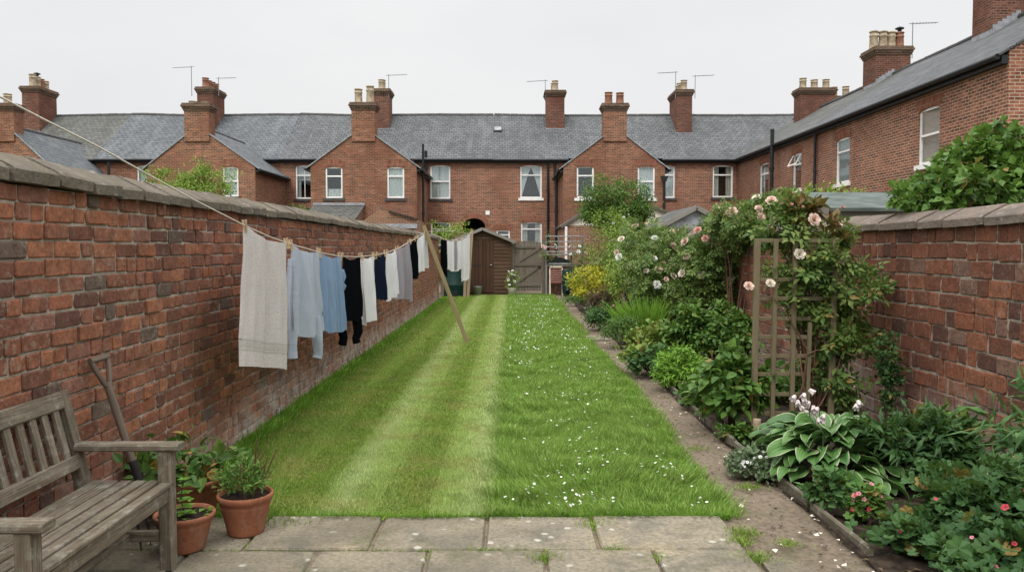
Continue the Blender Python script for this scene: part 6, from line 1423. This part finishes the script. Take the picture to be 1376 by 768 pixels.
# hosta --------------------------------------------------------------
def hosta(name, label, cx, cy, n, Lr, spread):
    root = empty(name, (cx, cy, 0), label, 'hosta'); V, Fc, MI, UV = [], [], [], []
    nu, nv = 6, 9; prof = lambda t: max(.0, math.sin(math.pi * min(1, t * .97 + .03) ** .85)) ** .75
    for k in range(n):
        ring_ = k / n; a = k * 2.39996 + rnd.uniform(-.3, .3); elev = -.05 + .85 * (1 - ring_) + rnd.uniform(-.12, .12); L = Lr * rnd.uniform(.75, 1.15); Wd = L * rnd.uniform(.50, .62)
        st = spread * (.25 + .75 * ring_) * rnd.uniform(.8, 1.1); h0 = (.10 + .23 * (1 - ring_) + rnd.uniform(-.06, .05))
        d = Vector((math.cos(a), math.sin(a), 0)); x = Vector((-d.y, d.x, 0)); p = Vector((cx, cy, 0)) + d * st + Vector((0, 0, h0)); th = elev; roll = rnd.uniform(-.45, .45); wv = rnd.uniform(0, 6)
        o = len(V); step = L / nv
        for j in range(nv + 1):
            t_ = j / nv; dirv = d * math.cos(th) + Vector((0, 0, math.sin(th))); nrm = Vector((0, 0, math.cos(th))) - d * math.sin(th)
            xr = x * math.cos(roll) + nrm * math.sin(roll); nr_ = nrm * math.cos(roll) - x * math.sin(roll)
            for i in range(nu + 1):
                s = (i / nu) * 2 - 1; w_ = Wd * .5 * prof(t_); q = p + xr * (s * w_) + nr_ * (abs(s) * w_ * .42 + .012 * math.sin(9 * t_ + wv + s * 2) * abs(s) - .006 * math.cos(s * 14) * prof(t_)); V.append(tuple(q)); UV.append((s, t_))
            p = p + dirv * step; th -= (elev + .75) / nv * (.5 + t_)
        for j in range(nv):
            for i in range(nu):
                Fc.append((o + j * (nu + 1) + i, o + j * (nu + 1) + i + 1, o + (j + 1) * (nu + 1) + i + 1, o + (j + 1) * (nu + 1) + i)); MI.append(1 if (i in (0, nu - 1) and rnd.random() < .95) or j == nv - 1 else 0)
    # widen the green: the margin cells are pulled narrow
    np_obj('foliage', V, Fc, [M['leaf_hosta'], M['hosta_edge']], root, mi=MI, smooth=True, uv=UV)
    return root
HM = NT('hosta_variegated'); uvx = HM.sep(HM.uv()); ps = HM.obj(); r = HM.isl()
edge = HM.math('ADD', HM.math('MAXIMUM', HM.math('ABSOLUTE', uvx[0]), HM.ramp(uvx[1], [(.90, 0.0), (1.0, 1.0)])), HM.math('MULTIPLY', HM.math('SUBTRACT', HM.noise(ps, 26, 4), .5), .34))
gcol = HM.ramp(r, [(0, (.055, .155, .032, 1)), (1, (.125, .25, .065, 1))])
vein = HM.ramp(HM.math('SINE', HM.math('MULTIPLY', uvx[0], 26.0)), [(0, .75), (1, 1.15)])
gcol = HM.mix(1.0, gcol, vein, 'MULTIPLY')
col = HM.mix(HM.ramp(edge, [(.86, 0), (.96, .85)]), gcol, (.40, .44, .25, 1))
_a = HM.bsdf(col, .42, HM.bump(vein, .3, .004), .4); _t = HM.n('BsdfTranslucent', None, Color=col); _m = HM.n('MixShader', None, Fac=.2); HM.t.links.new(_a, _m.inputs[1]); HM.t.links.new(_t.outputs[0], _m.inputs[2]); M['leaf_hosta'] = HM.done(_m.outputs[0]); M['hosta_edge'] = M['leaf_hosta']
hp = gnd(1130, 655); ho = hosta('hosta', 'large hosta with cream-edged green leaves in the front of the border', hp.x, hp.y + .22, 150, .25, .40)
for (px, py0, py1) in ((1084, 575, 520), (1070, 590, 528), (1100, 590, 545), (1152, 570, 520)):
    Yh = hp.y + .25; a, b = at(px + 6, py0, Yh), at(px, py1, Yh); mb = MB(); mb.tube([a - Vector((0, 0, .2)), a, b], [.006, .005, .003], 5); mb.build('flower_stalk', M['stem'], ho)
    for k in range(5 if px < 1140 else 2): p = a.lerp(b, .55 + .1 * k); put_flower(FL['bell'], 'flower', ho, p + Vector((rnd.uniform(-.03, .03), -.01, 0)), .055, (rnd.uniform(-1, 1), -.6, -.7))
# dark evergreen and the rest of the front border
bush('evergreen_shrub', 'dark green shrub with long whorled leaves between the hosta and the wall', 'shrub', 1160, 1306, 556, 672, 2900, .105, 'dark', .7, 2, shape='long', clumps=110, cs=.22, up=.9, jitter=.75, droop=.0)
p = at(1193, 560, 6.5); plant('dark_conifer', 'thin dark upright conifer standing close to the right wall', 'conifer', [((p.x, 6.5, .55), (.085, .085, .40))], 900, .045, 'dark', 'leaf', 60, .22, zmin=.12, bottom=True, shell=.3)
bush('silver_ground_cover', 'pale silvery ground cover spilling over the path edge by the stake', 'plant', 985, 1062, 604, 652, 3800, .032, 'silver', .9, shape='round', clumps=90, cs=.2, up=1.2, stems=0, flowers=[(('small_white',), 30, .022, .8)])
bush('low_ivy', 'small round-leaved creeping plant under the hosta at the edging', 'plant', 1088, 1150, 632, 700, 520, .055, 'blue', .7, shape='round', clumps=40, cs=.2, up=1.3, stems=0)
bush('bellflower', 'little clump of pinkish red flowers on short stalks in front of the evergreen', 'plant', 1142, 1186, 650, 712, 240, .05, 'mid', .7, shape='lobe', clumps=30, cs=.25, up=1.2, flowers=[(('small_pink', 'small_red', 'bud'), 30, .022, 1.0)])
fr = gnd(1230, 790)
plant('geranium', 'big mass of lobed geranium leaves with scattered pink flowers in the near right corner', 'geranium', [((2.28, 4.02, .13), (.30, .32, .22)), ((2.60, 4.15, .2), (.36, .4, .26)), ((2.68, 3.75, .2), (.45, .42, .28)), ((2.34, 3.55, .14), (.36, .36, .22)), ((2.25, 3.15, .1), (.42, .4, .2))], 4400, .080, 'geranium', 'lobe', 260, .2, up=1.3, jitter=.55, stems=20, stem_r=.004, stem_m='stem', flowers=[(('small_pink', 'small_red'), 30, .026, 1.1)])
plant('tall_leafy_plant', 'tall leafy plant with long pointed leaves against the right edge of the view', 'plant', [((3.02, 4.5, .52), (.2, .26, .42)), ((3.08, 4.2, .42), (.22, .3, .36)), ((2.86, 4.3, .36), (.16, .22, .25))], 700, .14, 'blue', 'long', 60, .3, up=.8, jitter=.6, droop=.1, stems=12, stem_r=.007, stem_m='stem', flowers=[(('small_lilac', 'small_red'), 5, .05, .8)])
plant('pale_spear_plant', 'young plant with upright yellowish tips beside the evergreen', 'plant', [((at(1278, 600, 5.35).x, 5.35, .30), (.11, .11, .22))], 150, .11, 'light', 'long', 20, .3, up=.5, stems=5, stem_r=.004, stem_m='stem')
bush('low_plant', 'little leafy fillers at the soil below the broad-leaved plant', 'plant', 975, 1008, 572, 596, 300, .06, 'mid', .6, shape='round', clumps=24, up=1.2, stems=0)
bush('low_plant', 'dull green low filler between the trellis and the right wall', 'plant', 1100, 1190, 530, 560, 1200, .07, 'dark', .7, clumps=50, up=1.0, stems=0)
bush('low_plant', 'low green filler behind the trellis foot', 'plant', 1010, 1110, 505, 545, 1400, .08, 'mid', .7, clumps=50, up=1.0, stems=0)
# behind the walls -------------------------------------------------
def tree(name, label, cx, cy, zc, lob, n, size, leaf, trunk_r=.08, cat='tree', shape='leaf', flowers=(), **k):
    root = empty(name, (cx, cy, 0), label, cat); bl = [((cx + a, cy + b, zc + c), (r0, r1, r2)) for a, b, c, r0, r1, r2 in lob]
    V, Fc, C = leaves(bl, n, size, shape, k.get('clumps', 120), k.get('cs', .28), k.get('up', .7), .3, .1, .8, True, k.get('shell', .5)); np_obj('crown', V, Fc, M['leaf_' + leaf], root)
    mb = MB(); z0 = zc - lob[0][5] * .5; mb.tube([(cx, cy, 0), (cx + .03, cy, z0 * .5), (cx - .02, cy, z0)], [trunk_r, trunk_r * .8, trunk_r * .65], 8)
    for i in rng.permutation(len(C))[:16]:
        t_ = Vector(C[i]); b = Vector((cx, cy, z0 * rnd.uniform(.75, 1))); mb.tube([b, b.lerp(t_, .5) + Vector((0, 0, .12)), t_], [trunk_r * .4, trunk_r * .25, trunk_r * .08], 5)
    mb.build('trunk', M['bark'], root)
    for kd, cnt, sz in flowers:
        for q in range(cnt): i = rng.integers(0, len(C)); put_flower(FL[kd], 'flower', root, Vector(C[i]) + Vector((0, -.15, .05)), sz)
    return root
p = at(826, 271, 28.8)
tree('round_tree', 'rounded bushy green tree in front of the right gabled wing', p.x, 28.8, p.z - .1, [(-.45, 0, .05, .8, .8, .85), (.55, .1, .15, .75, .8, .72), (-.85, 0, -.3, .5, .6, .5), (.8, 0, -.35, .5, .6, .6), (0, 0, -.5, .9, .7, .5)], 19000, .085, 'mid', clumps=170, cs=.36, shell=.35)
p = at(255, 242, 24)
tree('leafy_tree', 'light green bushy tree rising behind the left wall', p.x, 24, p.z - .25, [(-.5, 0, 0, .75, .8, .75), (.5, 0, -.05, .75, .8, .7), (0, 0, -.4, 1.2, .9, .6)], 13000, .08, 'light', clumps=170, cs=.26)
p = at(606, 311, 30.5)
tree('small_bush', 'small light green bush peeping over between the wall end and the shed', p.x, 30.5, p.z - .15, [(0, 0, 0, .72, .6, .45)], 1800, .085, 'light', clumps=50, cs=.3, cat='shrub')
p = at(455, 285, 33); p2 = at(404, 284, 34)
tree('small_bush', 'dark green leaves showing just left of the slate lean-to', p2.x, 34, p2.z - .1, [(0, 0, 0, .5, .5, .4)], 700, .09, 'mid', clumps=30, cs=.3, cat='shrub')
y_ = 7.0; q = lambda px, py, y=7.0: at(px, py, y)
bl = [(1330, 232, 7.0, .36, .33), (1290, 256, 6.9, .34, .20), (1245, 270, 6.9, .22, .09), (1375, 215, 7.1, .36, .30), (1305, 215, 7.2, .16, .10), (1400, 250, 6.8, .36, .3), (1238, 243, 7.0, .08, .04), (1352, 172, 7.1, .05, .10)]
blobs_ = [((at(px, py, y).x, y, at(px, py, y).z), (r, .38, rz)) for px, py, y, r, rz in bl]
r_ = plant('leafy_climber', 'big glossy climber billowing over the right wall top in the near right', 'climber', blobs_, 6500, .078, 'mid', 'round', 230, .24, base=(4.1, 7.0, 0), stems=26, stem_r=.012, zmin=1.75, bottom=True, up=.7, shell=.45, stem_m='redstem', flowers=[(('bud',), 4, .05, .6)])
plant('ivy', 'small light ivy clump on the roof ridge end of the felt shed', 'climber', [((at(1090, 258, 13.6).x + .3, 13.6, at(1090, 258, 13.6).z - .05), (.6, .3, .13)), ((at(1070, 262, 13.6).x, 13.6, at(1070, 262, 13.6).z - .1), (.25, .3, .16))], 900, .07, 'light', 'leaf', 40, .3, base=(at(1090, 258, 13.6).x, 13.6, 0), stems=4, zmin=1.9, bottom=True)
# white roses by the gate and a potted flower
x = at(738, 330, 27.5).x; plant('rose_bush', 'thin white-flowered rose leaning beside the right gate post', 'rose', [((x, 27.5, 1.55), (.22, .2, .5)), ((at(785, 340, 27).x - .2, 27.3, 1.35), (.3, .25, .5))], 260, .11, 'rose', 'spray', 30, .3, base=(x + .1, 27.5, 0), stems=8, stem_r=.01, stem_m='redstem', zmin=.6, bottom=True, flowers=[(('rose_white', 'rose_pink'), 10, .12, .4)])
xg = at(688, 388, 27.3).x; pg = empty('planter', (xg, 27.3, 0), 'small white pot with pale flowers at the left gate post', 'plant pot')
mb = MB(); mb.lathe((xg, 27.3, 0), [(0, 0), (.10, 0), (.15, .24), (.16, .26), (.13, .25)], 16); mb.build('pot', M['render'], pg)
V, Fc, C = leaves([((xg, 27.3, .55), (.17, .15, .34))], 420, .07, 'lime' and 'leaf', 30, .3, zmin=.25, bottom=True); np_obj('foliage', V, Fc, M['leaf_light'], pg)
for k in range(9): put_flower(FL['rose_white'], 'flower', pg, (xg + rnd.uniform(-.14, .14), 27.15, rnd.uniform(.35, .85)), .09)
# ------------------------------------------------------------------ grass
def grass(name, regions, mat, label_kind='stuff'):
    Vs, Fs, o = [], [], 0
    for (n, xa, xb, ya, yb, hmin, hmax, wd, lean_fn) in regions:
        y = ya + (yb - ya) * rng.random(n); x0_ = xa(y) if callable(xa) else np.full(n, xa); x1_ = xb(y) if callable(xb) else np.full(n, xb); x = x0_ + (x1_ - x0_) * rng.random(n)
        if x0_.std() > 0 or name == 'mown_grass': x = x + np.clip(rng.normal(size=n), -2, 2) * .05
        if name == 'joint_weeds' and not callable(xa) and n > 71 and n != 500: x = (x0_ + x1_) / 2 + rng.normal(size=n) * (x1_ - x0_) * .27; y = (ya + yb) / 2 + rng.normal(size=n) * (yb - ya) * .3
        h = hmin + (hmax - hmin) * rng.random(n) ** 1.4
        tuft2 = .5 + .5 * np.sin(x * 11.3 + 2.1 * np.sin(y * 3.1)) * np.sin(y * 8.7 + 2.4 * np.sin(x * 6.3))
        tuft = .5 + .5 * np.sin(x * 7.1 + 1.3 * np.sin(y * 5.3)) * np.sin(y * 6.3 + 1.7 * np.sin(x * 4.1)); h = h * ((.65 + .6 * tuft) if name != 'long_grass' else (.45 + .75 * tuft + .55 * (tuft2 > .72)))
        a = rng.random(n) * 2 * np.pi; lx, ly = lean_fn(x, y); d = np.stack([np.cos(a) * .55 + lx, np.sin(a) * .55 + ly, np.full(n, 1.0)], 1); d = unit(d)
        sdv = unit(np.stack([-np.sin(a) + .6, np.cos(a) * .5, np.zeros(n)], 1)); P = np.stack([x, y, np.full(n, .004)], 1); w_ = wd * (.7 + .6 * rng.random(n))[:, None]
        bend = np.stack([d[:, 0] * .5, d[:, 1] * .5, -np.full(n, .25)], 1)
        m = P + d * (h * .55)[:, None]; tp_ = P + d * h[:, None] + bend * (h * .5)[:, None]
        V = np.stack([P - sdv * w_, P + sdv * w_, m + sdv * w_ * .75, m - sdv * w_ * .75, tp_ + sdv * w_ * .12, tp_ - sdv * w_ * .12], 1).reshape(-1, 3)
        i = np.arange(n)[:, None] * 6 + o; Fs.append(np.concatenate([i + A([[0, 1, 2, 3]]), i + A([[3, 2, 4, 5]])])); Vs.append(V); o += n * 6
    ob = np_obj(name, np.concatenate(Vs), np.concatenate(Fs), mat); return tag(ob, None, None, None, label_kind)
def mow(x, y):
    s = np.where(((x > -1.21) & (x < -.83)) | ((x > -.51) & (x < -.16)) | ((x > -1.72) & (x < -1.5)), .45, -.3); return np.zeros_like(x), s
def wild(x, y): return .35 * np.sin(x * 3 + y * 2), .35 * np.sin(y * 2.3 - x * 2)
xm = lambda y: -.14 + .05 * np.sin(y * 2.1) + .04 * np.sin(y * 5.3 + 1) + .03 * np.sin(y * 11.7)
lr = lambda y: 1.27 + 0.006 * (y - YP) + .03 * np.sin(y * .9) + .02 * np.sin(y * 2.7 + 1) + .05
XL = XW + .1
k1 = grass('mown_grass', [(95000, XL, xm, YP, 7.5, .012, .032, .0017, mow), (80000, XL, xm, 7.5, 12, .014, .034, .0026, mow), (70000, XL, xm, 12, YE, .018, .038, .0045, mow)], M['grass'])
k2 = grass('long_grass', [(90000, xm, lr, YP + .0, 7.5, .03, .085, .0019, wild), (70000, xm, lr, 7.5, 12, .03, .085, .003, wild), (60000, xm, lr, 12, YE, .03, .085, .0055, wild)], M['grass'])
edge_ = grass('edge_grass', [(7000, XW + .015, XW + .17, YP + .3, 10, .03, .12, .0025, lambda x, y: (.35 + 0 * x, 0 * x)), (7000, XW + .015, XW + .18, 10, 26, .03, .12, .005, lambda x, y: (.3 + 0 * x, 0 * x)), (5000, -2.1, 1.3, YP - .03, YP + .05, .03, .08, .002, lambda x, y: (0 * x, -.7 + 0 * x)),
    (5000, lambda y: lr(y) - .08, lambda y: lr(y) + .04, YP, 14, .03, .09, .0025, lambda x, y: (.6 + 0 * x, 0 * x))], M['leaf_fresh'])
# tufts and moss in the joints of the patio and on the path
spots = [(gnd(512, 702).x, YP - .02, 90, .05), (gnd(800, 715).x, YP - .16, 420, .05), (gnd(800, 705).x, YP - .06, 300, .07), (gnd(985, 725).x, YJ + .12, 420, .05), (gnd(995, 715).x, YJ + .25, 300, .06), (gnd(734, 752).x, YJ - .12, 260, .05), (gnd(830, 746).x, YJ + .01, 200, .05), (gnd(1010, 757).x, YJ - .1, 400, .07), (gnd(885, 752).x, YJ - .12, 160, .04), (gnd(379, 707).x, YP - .1, 160, .13), (gnd(355, 697).x, YP - .02, 420, .14),
    (gnd(935, 605).x, gnd(935, 605).y, 160, .06), (gnd(1005, 658).x, gnd(1005, 658).y, 260, .06), (gnd(1000, 640).x, gnd(1000, 640).y, 140, .05), (gnd(880, 560).x, gnd(880, 560).y, 90, .05), (gnd(654, 747).x, YJ, 60, .03), (gnd(1060, 735).x, gnd(1060, 735).y, 200, .05)]
Vs = [(cnt, x - r * 1.6, x + r * 1.6, y - r, y + r, .012, .05 if r < .1 else .13, .0022, lambda x, y: (rng.normal(size=x.shape) * .5, rng.normal(size=x.shape) * .5)) for x, y, cnt, r in spots]
js = []
for xs, (ya, yb) in zip(cuts[:2], rowsY[:2]):
    for xv in xs[1:-1]: js.append((70, xv - .008, xv + .008, yb, ya, .008, .03, .002, lambda x, y: (0 * x, 0 * x)))
js.append((500, -2.0, 1.2, YJ - .008, YJ + .008, .008, .025, .002, lambda x, y: (0 * x, 0 * x)))
grass('joint_weeds', Vs + js, M['leaf_light'])
for o in SC.objects:
    if o.name in ('joint_weeds',): o.location.z += .012
# daisies: the nearest 290 single, the rest as one
def daisy_xy():
    while True:
        y = YP + .12 + (YE - YP - 1) * rnd.random() ** 1.9; x = rnd.uniform(-.05, 1.2); c = math.sin(x * 5.1 + y * 1.3) * math.sin(y * 1.9 - x * 2.2) + .35 * math.sin(y * 4.7)
        if x < .05 and rnd.random() < .5: continue
        if c + rnd.uniform(-.9, .9) > .25: return x, y
pos_ = sorted([daisy_xy() for _ in range(620)], key=lambda q: q[1])
proto = None
dm = FL['daisy'].copy(); st_ = []
for i, (x, y) in enumerate(pos_[:290]):
    o = bpy.data.objects.new('daisy', dm); COL.objects.link(o); s = rnd.uniform(.011, .018); o.scale = (s, s, s); o.location = (x, y, rnd.uniform(.035, .075)); o.rotation_euler = (rnd.uniform(-.15, .75), rnd.uniform(-.5, .5), rnd.uniform(0, 6))
    tag(o, 'small white daisy in the long grass on the right half of the lawn', 'daisy', 'daisies in the long grass')
P = A([(x, y, rnd.uniform(.055, .085)) for x, y in pos_[290:]]); n = len(P)
tv = A([(v.co.x, v.co.y, v.co.z) for v in dm.vertices]); tf = A([list(p.vertices) for p in dm.polygons])
V, Fc = scatter(tv, tf, P, rng.normal(size=(n, 3)) * A([1, 1, .1]), A([0, -.35, 1.0]) + rng.normal(size=(n, 3)) * .3, .015 + .007 * rng.random(n))
mi = np.tile(A([p.material_index for p in dm.polygons]), n)
tag(np_obj('far_daisies', V, Fc, [M['petal_white'], M['eye']], mi=mi), kind='stuff')
# fallen petals, dead leaves and pebbles on the path and soil
def litter(name, n, fn, size, mat, shape='round'):
    P = A([fn() for _ in range(n)]); T_, TF_ = SHAPES[shape]
    V, Fc = scatter(T_, TF_, P, rng.normal(size=(n, 3)) * A([1, 1, .1]), A([0, 0, 1.0]) + rng.normal(size=(n, 3)) * .25, size * (.5 + rng.random(n))); return tag(np_obj(name, V, Fc, mat), kind='stuff')
def on_path():
    y = 3.2 + 12 * rnd.random() ** 1.8; return (lawn_r(y) + (path_r(y) - lawn_r(y)) * rnd.random() ** .6 + .02, y, .016)
litter('fallen_petals', 130, on_path, .026, M['petal_cream']); litter('dead_leaves', 190, lambda: (lambda q: (q[0] + rnd.uniform(0, .35), q[1], .03))(on_path()), .035, m_leaf('dead_leaf', [(.16, .10, .05), (.09, .06, .035), (.25, .19, .10)], .1), 'leaf')
mb = MB()
for k in range(420):
    x, y, z = on_path(); r = rnd.uniform(.003, .012); n = 5
    pr = [(r * .6, -.3 * r), (r, .1 * r), (r * .7, .5 * r), (0, .65 * r)]; mb.lathe((x, y, .004), pr, n)
tag(mb.build('pebbles', M['coping_right'], None, (0, 0, 0)), kind='stuff')
